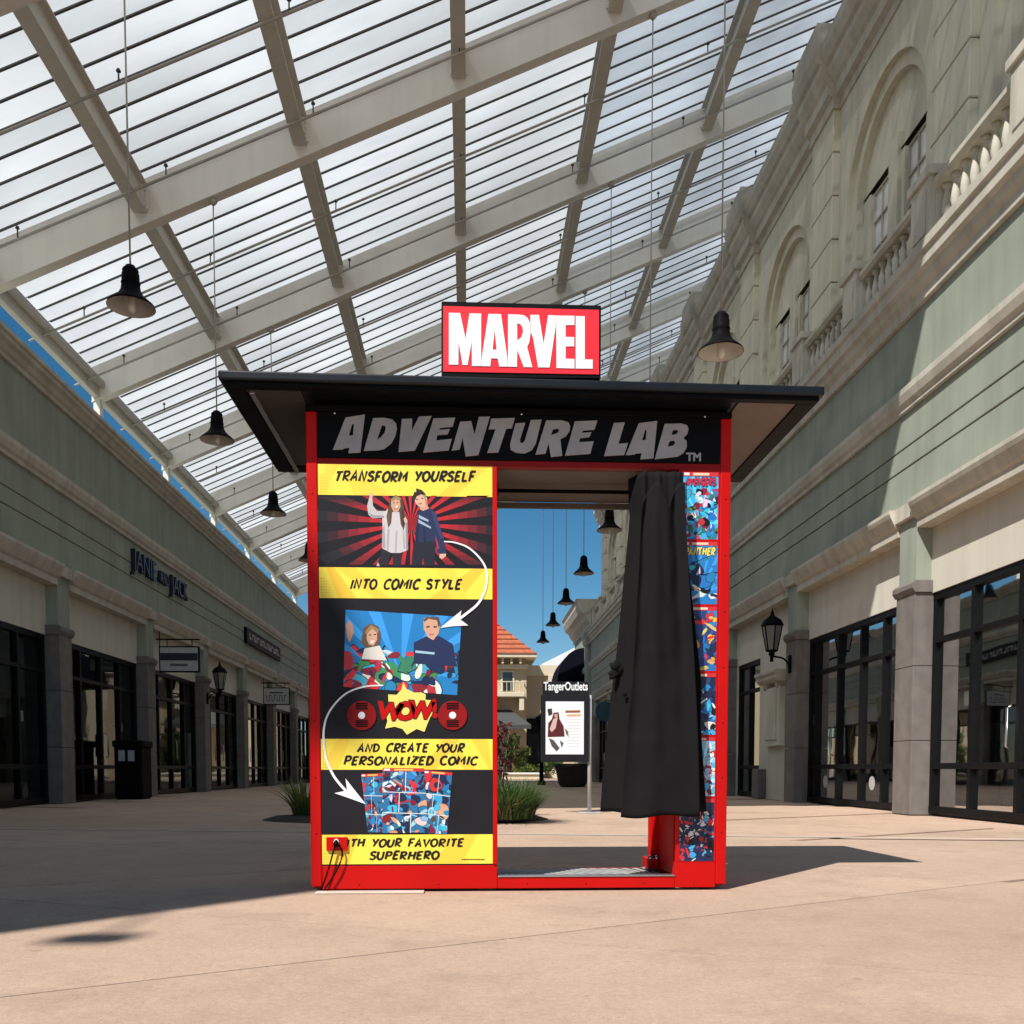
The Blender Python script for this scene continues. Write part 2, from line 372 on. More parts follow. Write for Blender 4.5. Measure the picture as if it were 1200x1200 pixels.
# ================================================================== SHOP BUILDINGS (both sides share one cross-section)
BAY = 4.55
def facade(root, X0, sg, ya, yb, pil, pilw, top, storefronts):
    """sg=+1: wall on the right (mall towards -x); d = distance out of the wall plane into the mall"""
    X = lambda d: X0 - sg * d
    def fb(mb, d0, d1, y0, y1, z0, z1, mi=0): return mb.box(X(d0), X(d1), y0, y1, z0, z1, mi)
    def prof(mb, pts, y0, y1): return mb.ext([(X(d), z) for d, z in pts], y0, y1, 'y')
    m = MB(); fb(m, -7, -3.2, ya, yb, 0, top - .3); fb(m, -3.2, -.03, ya, yb, 4.0, top - .3)
    part(root, 'wall', m, 'sage')
    m = MB(); fb(m, -3.2, -.30, ya, yb, -.02, .03); part(root, 'shop_floor', m, 'shop_floor')
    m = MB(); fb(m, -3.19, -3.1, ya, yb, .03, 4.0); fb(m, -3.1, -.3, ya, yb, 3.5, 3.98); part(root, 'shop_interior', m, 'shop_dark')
    for z0, z1 in ((4.20, 4.735), (4.76, 5.02), (5.045, 5.5), (5.78, top - .35)):
        m = MB(); fb(m, -.03, 0, ya, yb, z0, z1); part(root, 'frieze_board', m, 'sage', .006)
    m = MB(); prof(m, [(-.02, 5.5), (.05, 5.5), (.05, 5.56), (.09, 5.6), (.12, 5.7), (.12, 5.78), (-.02, 5.78)], ya, yb); part(root, 'band_moulding', m, 'trim', .004)
    for p in pil:
        a, b = p, p + pilw
        m = MB(); fb(m, -.3, .03, a, b, 3.14, 4.0); part(root, 'pilaster', m, 'sage', .006)
        m = MB(); prof(m, [(-.3, 2.98), (.06, 2.98), (.10, 3.04), (.10, 3.10), (.06, 3.14), (-.3, 3.14)], a - .05, b + .05); part(root, 'pilaster_cap', m, 'stone', .004)
        for z0, z1 in ((0, 1.0), (1.008, 2.0), (2.008, 2.98)):
            m = MB(); fb(m, -.3, .05, a - .02, b + .02, z0, z1); part(root, 'stone_block', m, 'stone', .006)
        m = MB(); fb(m, -.03, .10, a - .02, b + .02, 4.0, 4.2); part(root, 'pilaster_head', m, 'trim', .006)
    for i in range(len(pil) - 1):
        a, b = pil[i] + pilw, pil[i + 1]
        m = MB(); prof(m, [(-.18, 3.83), (.05, 3.83), (.05, 3.94), (.09, 3.97), (.16, 4.10), (.18, 4.15), (.18, 4.2), (-.05, 4.2), (-.05, 4.0), (-.18, 4.0)], a + .022, b - .022); part(root, 'architrave', m, 'trim', .004)
        m = MB(); fb(m, -.5, -.18, a, b, 2.97, 3.83); part(root, 'head_wall', m, 'beige_wall')
        y0, y1, mull = storefronts(i, a, b)
        if y0 > a + .05: m = MB(); fb(m, -.5, -.18, a + .022, y0, 0, 2.97); part(root, 'side_wall', m, 'beige_wall')
        if y1 < b - .05: m = MB(); fb(m, -.5, -.18, y1, b - .022, 0, 2.97); part(root, 'side_wall', m, 'beige_wall')
        y0 = max(y0, a + .022); y1 = min(y1, b - .022)
        m = MB(); D0, D1 = -.32, -.20
        fb(m, D0, D1, y0, y1, 2.87, 2.968); fb(m, D0, D1, y0, y1, .03, .12)
        ms = [y0 + .04] + mull + [y1 - .04]
        for k, yy in enumerate(ms): fb(m, D0 + .003, D1 - .003, yy - .035, yy + .035, .12, 2.87)
        fb(m, D0 + .006, D1 - .006, y0, y1, 2.30, 2.37); fb(m, D0 + .006, D1 - .006, y0, y1, .62, .70)
        wd = part(root, 'shop_window', m, 'frame_black', .004)
        for k in range(len(ms) - 1):
            for z0, z1 in ((.12, .62), (.70, 2.30), (2.37, 2.87)):
                g = MB(); xx = X(-.262)
                g.add([(xx, ms[k] + .035, z0), (xx, ms[k + 1] - .035, z0), (xx, ms[k + 1] - .035, z1), (xx, ms[k] + .035, z1)], [(0, 1, 2, 3)])
                part(wd, 'pane', g, 'shop_glass')
        if len(mull) > 1:
            hm = MB(); yh = mull[len(mull) // 2] + .10; hm.tube([(X(-.19), yh, .85), (X(-.14), yh, .88), (X(-.14), yh, 1.32), (X(-.19), yh, 1.35)], .014, 6); part(wd, 'door_handle', hm, 'aluminium')
            hm = MB(); fb(hm, -.275, -.272, ms[0] + .12, ms[0] + .55, 1.15, 1.72); part(wd, 'window_poster', hm, ('sign_grey', 'far_white', 'teal', 'trim')[i % 4])
            hm = MB(); fb(hm, -.268, -.266, mull[-1] + .12, mull[-1] + .26, 1.42, 1.60); part(wd, 'sticker', hm, 'far_white')
        # dim goods and racks inside
        rnd = random.Random(i * 13 + int(X0 * 10))
        for k in range(rnd.randint(4, 6)):
            yy = rnd.uniform(y0 + .3, max(y0 + .4, y1 - .5)); hh = rnd.choice((.9, 1.3, 1.7)); d_ = -rnd.uniform(.8, 2.2)
            g = MB(); fb(g, d_ - .35, d_, yy, yy + rnd.uniform(.4, .9), .032, .032 + hh * .12); fb(g, d_ - .30, d_ - .04, yy + .05, yy + .35, .032 + hh * .12, hh)
            part(root, 'display_stand', g, rnd.choice(('shop_floor', 'sign_grey', 'far_white', 'trim', 'teal')), .01)
    return X, fb, prof

# ---- right building
RX = 6.03
R_root = thing('shop_building', (RX, 8.4, 0), 'two storey sage and cream shop building with balustrade and arched windows, right side', 'building')
rp = [17.0 + BAY * n for n in range(-2, 7)]; RYA, RYB = 7.6, 46.0
def r_store(i, a, b):
    if i == 1: return a, b, [13.92, 14.74, 15.66, 16.66]
    if i == 2: return 19.8, 21.45, [20.62]
    n = 4; return a, b, [a + (b - a) * k / n for k in range(1, n)]
X, fb, prof = facade(R_root, RX, 1, RYA, RYB, rp, .5, 7.1, r_store)
# decals on the doors
for yy in (16.25, 14.35):
    g = MB(); n = 24
    g.add([(X(-.258), yy + .11 * math.cos(t), .40 + .11 * math.sin(t)) for t in [2 * math.pi * k / n for k in range(n)]], [tuple(range(n))])
    part(R_root, 'door_decal', g, 'sign_grey')
# niche box with a small pediment between window and pillar
m = MB(); fb(m, -.18, -.06, 18.2, 19.15, 1.08, 2.25); part(R_root, 'niche_panel', m, 'cream_wall', .008)
m = MB(); fb(m, -.06, -.03, 18.34, 19.0, 1.2, 2.2); part(R_root, 'niche_board', m, 'beige_wall', .006)
m = MB(); prof(m, [(-.18, 2.34), (0, 2.34), (.06, 2.40), (.06, 2.46), (.10, 2.5), (.10, 2.56), (-.18, 2.56)], 18.05, 19.3); part(R_root, 'niche_cornice', m, 'trim', .004)
for yy in (18.25, 19.0):
    m = MB(); prof(m, [(-.18, 2.12), (-.12, 2.12), (-.02, 2.26), (-.02, 2.34), (-.18, 2.34)], yy, yy + .1); part(R_root, 'bracket', m, 'trim')
m = MB(); fb(m, -.18, .0, 19.3, 19.72, 0, .62); part(R_root, 'plinth_block', m, 'stone', .02)
# balcony ledge, pedestals, rails, balusters
m = MB(); prof(m, [(-.5, 6.75), (.06, 6.75), (.06, 6.88), (.12, 6.94), (.14, 7.02), (.20, 7.05), (.20, 7.2), (.24, 7.22), (.24, 7.34), (-.5, 7.34)], RYA, RYB); part(R_root, 'balcony_ledge', m, 'trim', .006)
bp_ = [(0.0, 0), (.055, 0), (.055, .05), (.03, .06), (.035, .10), (.062, .20), (.05, .30), (.026, .42), (.03, .46), (.055, .47), (.055, .52), (0, .52)]
mb_ = MB().lathe(bp_, 0, 0, 8); baluster_me = mb_.mesh('baluster', 'trim')
half = BAY / 2; peds = [16.62 + half * k for k in range(-4, 13)]
for k, yy in enumerate(peds):
    m = MB(); fb(m, -.20, .16, yy, yy + .5, 7.34, 8.14); part(R_root, 'pedestal', m, 'trim', .008)
    m = MB(); fb(m, .16, .175, yy + .08, yy + .42, 7.46, 8.02); m.box(X(-.12), X(.08), yy - .014, yy + .002, 7.46, 8.02); part(R_root, 'pedestal_panel', m, 'trim', .004)
    m = MB(); fb(m, -.24, .20, yy - .05, yy + .55, 8.14, 8.26); part(R_root, 'pedestal_cap', m, 'trim', .012)
    if k + 1 < len(peds):
        a, b = yy + .5, peds[k + 1]
        m = MB(); fb(m, -.1, .08, a, b, 7.34, 7.45); part(R_root, 'bottom_rail', m, 'trim', .01)
        m = MB(); prof(m, [(-.1, 7.97), (.08, 7.97), (.12, 8.02), (.12, 8.08), (.08, 8.12), (-.1, 8.12), (-.14, 8.08), (-.14, 8.02)], a, b); part(R_root, 'hand_rail', m, 'trim')
        for q in range(8):
            inst(R_root, 'baluster', baluster_me, (X(-.01), a + (b - a) * (q + .5) / 8, 7.45))
# upper wall, set back, with blind arches
UX = .47                                     # set-back of the upper wall
UZ0, UZ1 = 7.34, 12.05
m = MB(); fb(m, -7, -UX - .5, RYA, RYB, 7.0, 12.9); part(R_root, 'upper_wall_core', m, 'cream_wall')
for i in range(len(rp) - 1):
    a, b = rp[i] + .7, rp[i + 1] - .32        # between the quoined piers (pier from rp-0.32 to rp+0.7)
    cyb = (a + b) / 2; r0, r1 = 1.42, 1.22; zs = 10.05
    d0, d1, d2 = -UX, -UX - .10, -UX - .22
    def arch_ring(rad): return [(cyb + rad * math.cos(t), zs + rad * math.sin(t)) for t in [math.pi * k / 24 for k in range(25)]]
    ro, ri = arch_ring(r0), arch_ring(r1)
    m = MB()
    def wallface(ring, d, ya_, yb_, ztop):
        vs = []; fs = []
        for (yy, zz) in ring: vs += [(X(d), yy, zz), (X(d), yy, ztop)]
        for k in range(len(ring) - 1): fs.append((2 * k, 2 * k + 1, 2 * k + 3, 2 * k + 2))
        m.add(vs, fs)
        yr, yl = ring[0][0], ring[-1][0]
        m.add([(X(d), yr, UZ0), (X(d), yb_, UZ0), (X(d), yb_, ztop), (X(d), yr, ztop)], [(0, 1, 2, 3)])
        m.add([(X(d), ya_, UZ0), (X(d), yl, UZ0), (X(d), yl, ztop), (X(d), ya_, ztop)], [(0, 1, 2, 3)])
    def reveal(ring, da, db):
        loop = [(ring[0][0], UZ0)] + ring + [(ring[-1][0], UZ0)]
        vs = []; fs = []
        for (yy, zz) in loop: vs += [(X(da), yy, zz), (X(db), yy, zz)]
        for k in range(len(loop) - 1): fs.append((2 * k, 2 * k + 1, 2 * k + 3, 2 * k + 2))
        m.add(vs, fs)
    wallface(ro, d0, a, b, UZ1); reveal(ro, d0, d1)
    # second step: ring face between ro and ri
    vs = []; fs = []
    lo = [(ro[0][0], UZ0)] + ro + [(ro[-1][0], UZ0)]; li = [(ri[0][0], UZ0)] + ri + [(ri[-1][0], UZ0)]
    for p, q in zip(lo, li): vs += [(X(d1), *p), (X(d1), *q)]
    for k in range(len(lo) - 1): fs.append((2 * k, 2 * k + 1, 2 * k + 3, 2 * k + 2))
    m.add(vs, fs); reveal(ri, d1, d2)
    part(R_root, 'arched_wall', m, 'cream_wall')
    # tympanum and window jambs in the recess
    m = MB(); loop = [(yy, max(zz, 10.15)) for yy, zz in ri]
    wl = [(cyb - .95, cyb - .28), (cyb + .28, cyb + .95)]
    m.add([(X(d2), yy, zz) for yy, zz in ri if zz >= 10.14] , [tuple(range(len([1 for _, zz in ri if zz >= 10.14])))])
    yl, yr = cyb - r1, cyb + r1
    for y0_, y1_ in ((yl, wl[0][0]), (wl[0][1], wl[1][0]), (wl[1][1], yr)): m.box(X(d2), X(d2 - .1), y0_, y1_, UZ0, 10.16)
    part(R_root, 'tympanum', m, 'cream_wall')
    m = MB(); fb(m, d2, d2 + .06, cyb - .16, cyb + .16, UZ0, 10.45); part(R_root, 'window_pier', m, 'cream_wall', .006)
    for y0_, y1_ in wl:
        m = MB(); dd = d2 - .09
        for (p0, p1, q0, q1) in ((y0_, y0_ + .05, 7.4, 10.14), (y1_ - .05, y1_, 7.4, 10.14)): fb(m, dd, dd + .05, p0, p1, q0, q1)
        ymid = (y0_ + y1_) / 2; fb(m, dd, dd + .042, ymid - .015, ymid + .015, 7.4, 10.14)
        for k in range(7): zz = 7.4 + k * .455; fb(m, dd, dd + .046, y0_ + .05, y1_ - .05, zz - .015, zz + .015)
        wd = part(R_root, 'upper_window', m, 'trim')
        g = MB(); xx = X(dd + .012); g.add([(xx, y0_, 7.4), (xx, y1_, 7.4), (xx, y1_, 10.14), (xx, y0_, 10.14)], [(0, 1, 2, 3)])
        part(wd, 'pane', g, 'bright_window' if i in (1, 2, 3) else 'far_glass')
qm = MB(); qm.box(0, .60, 0, 1.02, 0, .715); 
quoin_me = qm.mesh('quoin_block', 'cream_wall')
for p in rp:
    for k in range(7):
        o = inst(R_root, 'quoin_block', quoin_me, (X(-UX + .12), p - .32, 6.95 + k * .735)); bv = o.modifiers.new('bevel', 'BEVEL'); bv.width = .012; bv.segments = 1
m = MB(); prof(m, [(-UX - .5, 12.05), (-UX + .03, 12.05), (-UX + .03, 12.2), (-UX + .12, 12.24), (-UX + .12, 12.42), (-UX + .17, 12.47), (-UX + .25, 12.6), (-UX + .25, 12.72), (-UX + .31, 12.76), (-UX + .38, 12.9), (-UX + .38, 13.08), (-UX - .5, 13.14)], RYA, RYB); part(R_root, 'upper_cornice', m, 'trim', .006)
for p in rp:
    m = MB(); a, b = p - .38, p + .76
    prof(m, [(-UX - .5, 12.04), (-UX + .16, 12.04), (-UX + .16, 12.22), (-UX + .25, 12.26), (-UX + .25, 12.44), (-UX + .30, 12.49), (-UX + .38, 12.62), (-UX + .38, 12.75), (-UX + .44, 12.79), (-UX + .50, 12.93), (-UX + .50, 13.12), (-UX + .46, 13.16), (-UX + .46, 13.44), (-UX - .5, 13.46)], a, b)
    part(R_root, 'cornice_break', m, 'trim', .006)

# ---- left building
LX = -7.2
L_root = thing('shop_building', (LX, 8.2, 0), 'shaded single storey sage green shop row with stone pillars, left side', 'building')
lp = [22.03 - .48 + BAY * n for n in range(-2, 8)]; LYA, LYB = 8.0, 58.0
def l_store(i, a, b):
    n = 4; return a, b, [a + (b - a) * k / n for k in range(1, n)]
Xl, fbl, profl = facade(L_root, LX, -1, LYA, LYB, lp, .48, 7.35, l_store)
m = MB(); profl(m, [(-.6, 6.99), (.05, 6.99), (.05, 7.06), (.09, 7.08), (.13, 7.15), (.19, 7.19), (.19, 7.25), (.23, 7.27), (.23, 7.34), (.16, 7.37), (-.6, 7.38)], LYA, LYB); part(L_root, 'parapet_cornice', m, 'trim', .006)

# ---- unseen tall wing on the left, added to shade the left of the pavement
W_root = thing('shade_wing', (LX, -2.87, 0), 'unseen tall wing added at near left to shade the pavement', 'building')
m = MB(); m.box(LX - 7, LX, -2.87, 7.9, 0, 12.7); part(W_root, 'wall', m, 'cream_wall')
m = MB(); m.box(LX - 7, LX + .25, -2.95, 7.94, 12.7, 13.2); part(W_root, 'cornice', m, 'trim', .02)
m = MB(); m.box(LX, LX + .10, -2.86, 7.9, 5.5, 5.78); part(W_root, 'band_moulding', m, 'trim', .01)
m = MB(); m.box(LX - .24, LX + .02, -3.66, -3.50, 10.94, 11.06); m.box(LX - .11, LX - .08, -3.50, -2.87, 10.98, 11.01); part(W_root, 'shadow_block', m, 'black_metal', .02)  # unseen block on an arm, added to cast a small shadow patch on the pavement
for k in range(2):
    y0 = -1.8 + k * 4.6
    m = MB(); m.box(LX - .01, LX + .06, y0, y0 + 3.6, .05, 2.97); wd = part(W_root, 'shop_window', m, 'frame_black', .01)
    for q in range(4):
        g = MB(); g.box(LX + .06, LX + .065, y0 + .08 + q * .88, y0 + .08 + q * .88 + .8, .15, 2.87); part(wd, 'pane', g, 'far_glass')

# ================================================================== GLAZED ROOF
ZR = lambda x: 11.83 + .438 * x              # underside of the rafters
SL = math.atan(.438)
rafter_y = [8.45] + [11.7 + BAY * n for n in range(8)]
XA, XB = -7.92, 9.2
roof = thing('glazed_roof', (XA, 8.3, 8.0), 'sloping translucent glazed roof on pale steel beams over the walkway', 'roof')
def slab_x(mb, y0, y1, z0, z1, xa=XA, xb=XB):
    """a bar that follows the roof slope; z0,z1 measured from the rafter underside"""
    vs = [(x, y, ZR(x) + z) for x in (xa, xb) for y in (y0, y1) for z in (z0, z1)]
    return mb.add(vs, [(0, 1, 3, 2), (4, 6, 7, 5), (0, 4, 5, 1), (2, 3, 7, 6), (0, 2, 6, 4), (1, 5, 7, 3)])
for yy in rafter_y:
    m = MB(); slab_x(m, yy - .085, yy + .085, .03, .72); slab_x(m, yy - .105, yy + .105, 0, .03)
    part(roof, 'rafter', m, 'steel')
purlin_x = [-5.32, -2.72, -.12, 2.46, 5.15, 7.8]
for px_ in purlin_x:
    for k in range(len(rafter_y) - 1):
        y0, y1 = rafter_y[k] + .105, rafter_y[k + 1] - .105
        zt = ZR(px_) + .70; zb = zt - .50; m = MB()
        m.box(px_ - .115, px_ + .115, y0, y1, zb, zb + .025); m.box(px_ - .018, px_ + .018, y0, y1, zb + .025, zt - .05); m.box(px_ - .115, px_ + .115, y0, y1, zt - .05, zt - .03)
        o = part(roof, 'purlin', m, 'purlin_steel')
        g = MB()                                  # end plates with bolts
        for ye, s_ in ((y0, 1), (y1, -1)):
            g.box(px_ - .14, px_ - .018, ye, ye + s_ * .02, zb + .06, zt - .12); g.box(px_ + .018, px_ + .14, ye, ye + s_ * .02, zb + .06, zt - .12)
            for q in range(4):
                zz = zb + .10 + q * .08
                for xq in (-.10, .10): g.tube([(px_ + xq, ye + s_ * .02, zz), (px_ + xq, ye + s_ * .05, zz)], .014, 6)
        part(o, 'bolted_plate', g, 'steel')
nbar = 10
bar_me = MB(); slab_x(bar_me, -.018, .018, .76, .80); bar_me = bar_me.mesh('glazing_bar', 'bar_dark')
pitch = BAY / nbar
def sheet_mesh(xa, xb, nx, mt):
    sheet = MB()
    for k in range(nx):
        x0, x1 = xa + (xb - xa) * k / nx, xa + (xb - xa) * (k + 1) / nx
        sheet.add([(x0, .016, ZR(x0) + .785), (x1, .016, ZR(x1) + .785), (x1, pitch - .016, ZR(x1) + .785), (x0, pitch - .016, ZR(x0) + .785)], [(0, 1, 2, 3)])
    return sheet.mesh('roof_sheet', mt)
sheet_me = sheet_mesh(XA - .08, 2.455, 14, 'roof_sheet'); sheet_me2 = sheet_mesh(2.465, XB + .05, 9, 'roof_sheet_clear')
y = 8.32; k = 0
bars = []
while y < 43.9:
    inst(roof, 'glazing_bar', bar_me, (0, y, 0))
    if y + pitch < 43.95: inst(roof, 'roof_sheet', sheet_me, (0, y, 0)); inst(roof, 'roof_sheet', sheet_me2, (0, y, 0))
    y += pitch
# sprinkler pipes with heads
for k in range(1, len(rafter_y)):
    for off, zz in ((-.75, .12), (-2.75, .12)):
        yy = rafter_y[k] + off
        if yy < 9: continue
        m = MB(); m.tube([(-8.0, yy, ZR(-8.0) + zz), (8.5, yy, ZR(8.5) + zz)], .022, 8)
        o = part(roof, 'sprinkler_pipe', m, 'pipe'); g = MB()
        for q in range(7):
            xx = -7.0 + q * 2.3; z_ = ZR(xx) + zz
            g.tube([(xx, yy, z_), (xx, yy, z_ + .16)], .012, 6); g.lathe([(0, z_ + .16), (.035, z_ + .165), (.02, z_ + .2), (0, z_ + .2)], xx, yy, 8)
        part(o, 'sprinkler_head', g, 'bar_dark')
# eave on the left: gutter beam and posts standing behind the parapet
m = MB(); m.box(-7.90, -7.76, 8.3, 43.9, 8.46, 8.86); part(roof, 'eave_beam', m, 'purlin_steel', .02)
m = MB(); m.box(-7.76, -7.64, 8.3, 43.9, 8.66, 8.80); part(roof, 'gutter', m, 'pipe', .02)
for yy in rafter_y:
    m = MB(); m.box(-7.89, -7.75, yy - .09, yy + .09, 7.0, 8.458); part(roof, 'eave_post', m, 'steel', .008)
    m = MB(); m.box(8.3, 8.5, yy - .1, yy + .1, 12.9, ZR(8.3)); part(roof, 'roof_post', m, 'steel', .008)

# ================================================================== BELL LAMPS
def bell(loc, top, label, group):
    t = thing('bell_lamp', loc, label, 'lamp', group); x_, y_, z_ = loc
    pr = [(.0, .545), (.055, .545), (.06, .53), (.085, .51), (.095, .49), (.088, .47), (.10, .45), (.103, .36), (.112, .345), (.104, .33), (.115, .26), (.15, .20), (.215, .14), (.268, .095), (.278, .07), (.272, .07)]
    part(t, 'shade', MB().lathe([(r, z_ + z) for r, z in pr], x_, y_, 28), 'black_metal')
    pi = [(.272, .07), (.258, .09), (.205, .13), (.14, .19), (.10, .25), (.0, .27)]
    part(t, 'reflector', MB().lathe([(r, z_ + z) for r, z in pi], x_, y_, 28), 'bell_inside')
    part(t, 'bulb', MB().lathe([(0, z_ - .005), (.03, z_), (.05, z_ + .03), (.052, z_ + .10), (.04, z_ + .2), (0, z_ + .24)], x_, y_, 14), 'bulb')
    part(t, 'cable', MB().tube([(x_, y_, z_ + .54), (x_, y_, top)], .011, 6), 'pipe')
    part(t, 'ceiling_cap', MB().lathe([(0, top + .0), (.06, top - .01), (.07, top - .05), (.03, top - .10), (.0, top - .10)], x_, y_, 12), 'pipe')
    return t
BLX, BRX = -4.17, 3.12
where_l = ['nearest of the left row', 'above the left end of the booth canopy', 'just left of the booth below its canopy corner', 'half hidden behind the left red post', 'second behind the booth in the left row', 'third behind the booth in the left row', 'farthest of the left row']
where_r = ['in front of the right cornice, largest of all', 'whose cable passes right of the red logo sign', 'seen highest through the booth opening', 'second highest of those seen through the booth opening', 'third highest of those seen through the booth opening', 'second lowest of those seen through the booth opening', 'lowest and smallest of those seen through the booth opening']
for n in range(7):
    yy = 11.7 + BAY * n
    xb_l = BLX if n else PY_(154, 372, 11.7).x
    bell((xb_l, yy, 6.04), ZR(xb_l) + .01, 'black bell lamp on a long cable, ' + where_l[n], 'bell lamps hung from the roof')
for n in range(7):
    yy = 11.7 + BAY * n
    bell((BRX, yy, 5.66 if n == 0 else 5.77), ZR(BRX) + .01, 'black bell lamp ' + where_r[n], 'bell lamps hung from the roof')

# ================================================================== PHOTO BOOTH
YF = 4.75
XL, XR = -.79, 1.327
booth = thing('photo_booth', (.27, 5.05, 0), 'red and black comic photo booth with flat canopy and black curtain', 'booth')
YB = 5.40
def bpart(name, boxes, mt, bev=.006, par=booth):
    m = MB()
    for b in boxes: m.box(*b)
    return part(par, name, m, mt, bev)
PW = .055
bpart('corner_post', [(XL, XL + PW, YF, YF + .06, .03, 2.375)], 'red_paint')
bpart('corner_post', [(XR - PW, XR, YF, YF + .06, .03, 2.375)], 'red_paint')
bpart('corner_post', [(XL, XL + PW, YB - .06, YB, .03, 2.375)], 'red_paint')
bpart('corner_post', [(XR - PW, XR, YB - .06, YB, .03, 2.375)], 'red_paint')
bpart('header_rail', [(XL + PW, XR - PW, YF + .002, YF + .05, 2.122, 2.152)], 'red_dark', .003)
bpart('bottom_rail', [(XL + PW, .150, YF + .004, YF + .05, .014, .137)], 'red_paint', .004)
bpart('bottom_rail', [(.151, 1.062, YF + .004, YF + .05, .014, .072)], 'red_paint', .003)
bpart('bottom_rail', [(1.063, XR - PW, YF + .003, YF + .05, .014, .146)], 'red_paint', .004)
bpart('bottom_rail', [(XL + .003, XL + .05, YF + .06, YB - .06, .014, .072)], 'red_paint', .004)
bpart('bottom_rail', [(XR - .05, XR - .003, YF + .06, YB - .06, .014, .072)], 'red_paint', .004)
bpart('bottom_rail', [(XL + PW, XR - PW, YB - .05, YB - .004, .014, .05)], 'red_paint', .004)
for xx in (XL + .06, -.25, .30, .78, XR - .1):
    for yy in (YF + .09, YB - .09):
        part(booth, 'foot', MB().lathe([(0, 0), (.022, 0), (.022, .008), (.008, .010), (.008, .03), (0, .03)], xx, yy, 10), 'black_metal')
# jambs of the opening
bpart('jamb', [(.128, .150, YF - .004, YF + .06, .138, 2.12)], 'red_paint', .003)
bpart('inner_post', [(1.063, 1.075, YF + .06, YB - .2, .072, 2.12)], 'red_paint', .003)
bpart('inner_post', [(1.02, 1.075, YB - .19, YB - .13, .066, 2.1), (1.11, 1.19, YB - .19, YB - .13, .066, 2.1)], 'red_paint', .004)
bpart('post_shoe', [(1.0, 1.062, YB - .25, YB - .08, .066, .125)], 'red_paint', .006)
for xx in (1.015, 1.05): part(booth, 'bolt', MB().lathe([(0, .145), (.012, .14), (.012, .125)], xx, YB - .235, 8), 'chrome')
# side and rear skins of the equipment column and of the left cabinet
bpart('side_panel', [(XL + .008, XL + .02, YF + .06, YB - .06, .072, 2.37)], 'charcoal', 0)
bpart('side_panel', [(XR - .02, XR - .008, YF + .06, YB - .06, .072, 2.37)], 'red_paint', 0)
bpart('rear_panel', [(XL + PW, .13, YB - .03, YB - .015, .06, 2.1)], 'charcoal', 0)
bpart('rear_panel', [(1.2, XR - PW, YB - .03, YB - .015, .06, 2.1)], 'red_paint', 0)
bpart('inner_wall', [(.112, .127, YF + .06, YB - .05, .06, 2.12)], 'charcoal', 0)
# ceiling, rear header and curtain rail
bpart('ceiling_panel', [(.151, 1.062, YF + .05, YB - .05, 2.118, 2.135)], 'soffit', 0)
bpart('rear_header', [(.13, 1.2, YB - .045, YB - .02, 2.088, 2.118)], 'soffit', .003)
part(booth, 'curtain_rail', MB().tube([(.13, YF + .30, 2.092), (1.06, YF + .30, 2.092)], .010, 8), 'black_metal')
bpart('rail_bracket', [(.128, .165, YF + .27, YF + .33, 2.07, 2.117)], 'black_metal', .003)
# floor: dark plate under thin pale slanting bars
bpart('floor_plate', [(.151, 1.062, YF + .051, YB - .051, .036, .052)], 'floor_dark', 0)
m = MB()
for k in range(34):
    x0 = .12 + k * .062; pts = [(x0, YF + .055), (x0 + .030, YF + .055), (x0 + .030 - .42, YB - .06), (x0 - .42, YB - .06)]
    pts = [(min(max(p[0], .152), 1.061), p[1]) for p in pts]
    if pts[0][0] >= pts[1][0] and pts[3][0] >= pts[2][0]: continue
    m.add([(*p, .052) for p in pts] + [(*p, .0535) for p in pts], [(4, 5, 6, 7), (0, 1, 5, 4), (1, 2, 6, 5), (2, 3, 7, 6), (3, 0, 4, 7)])
part(booth, 'floor_bars', m, 'floor_pale')
bpart('threshold_trim', [(.152, 1.061, YF - .002, YF + .052, .0725, .080)], 'aluminium', .002)
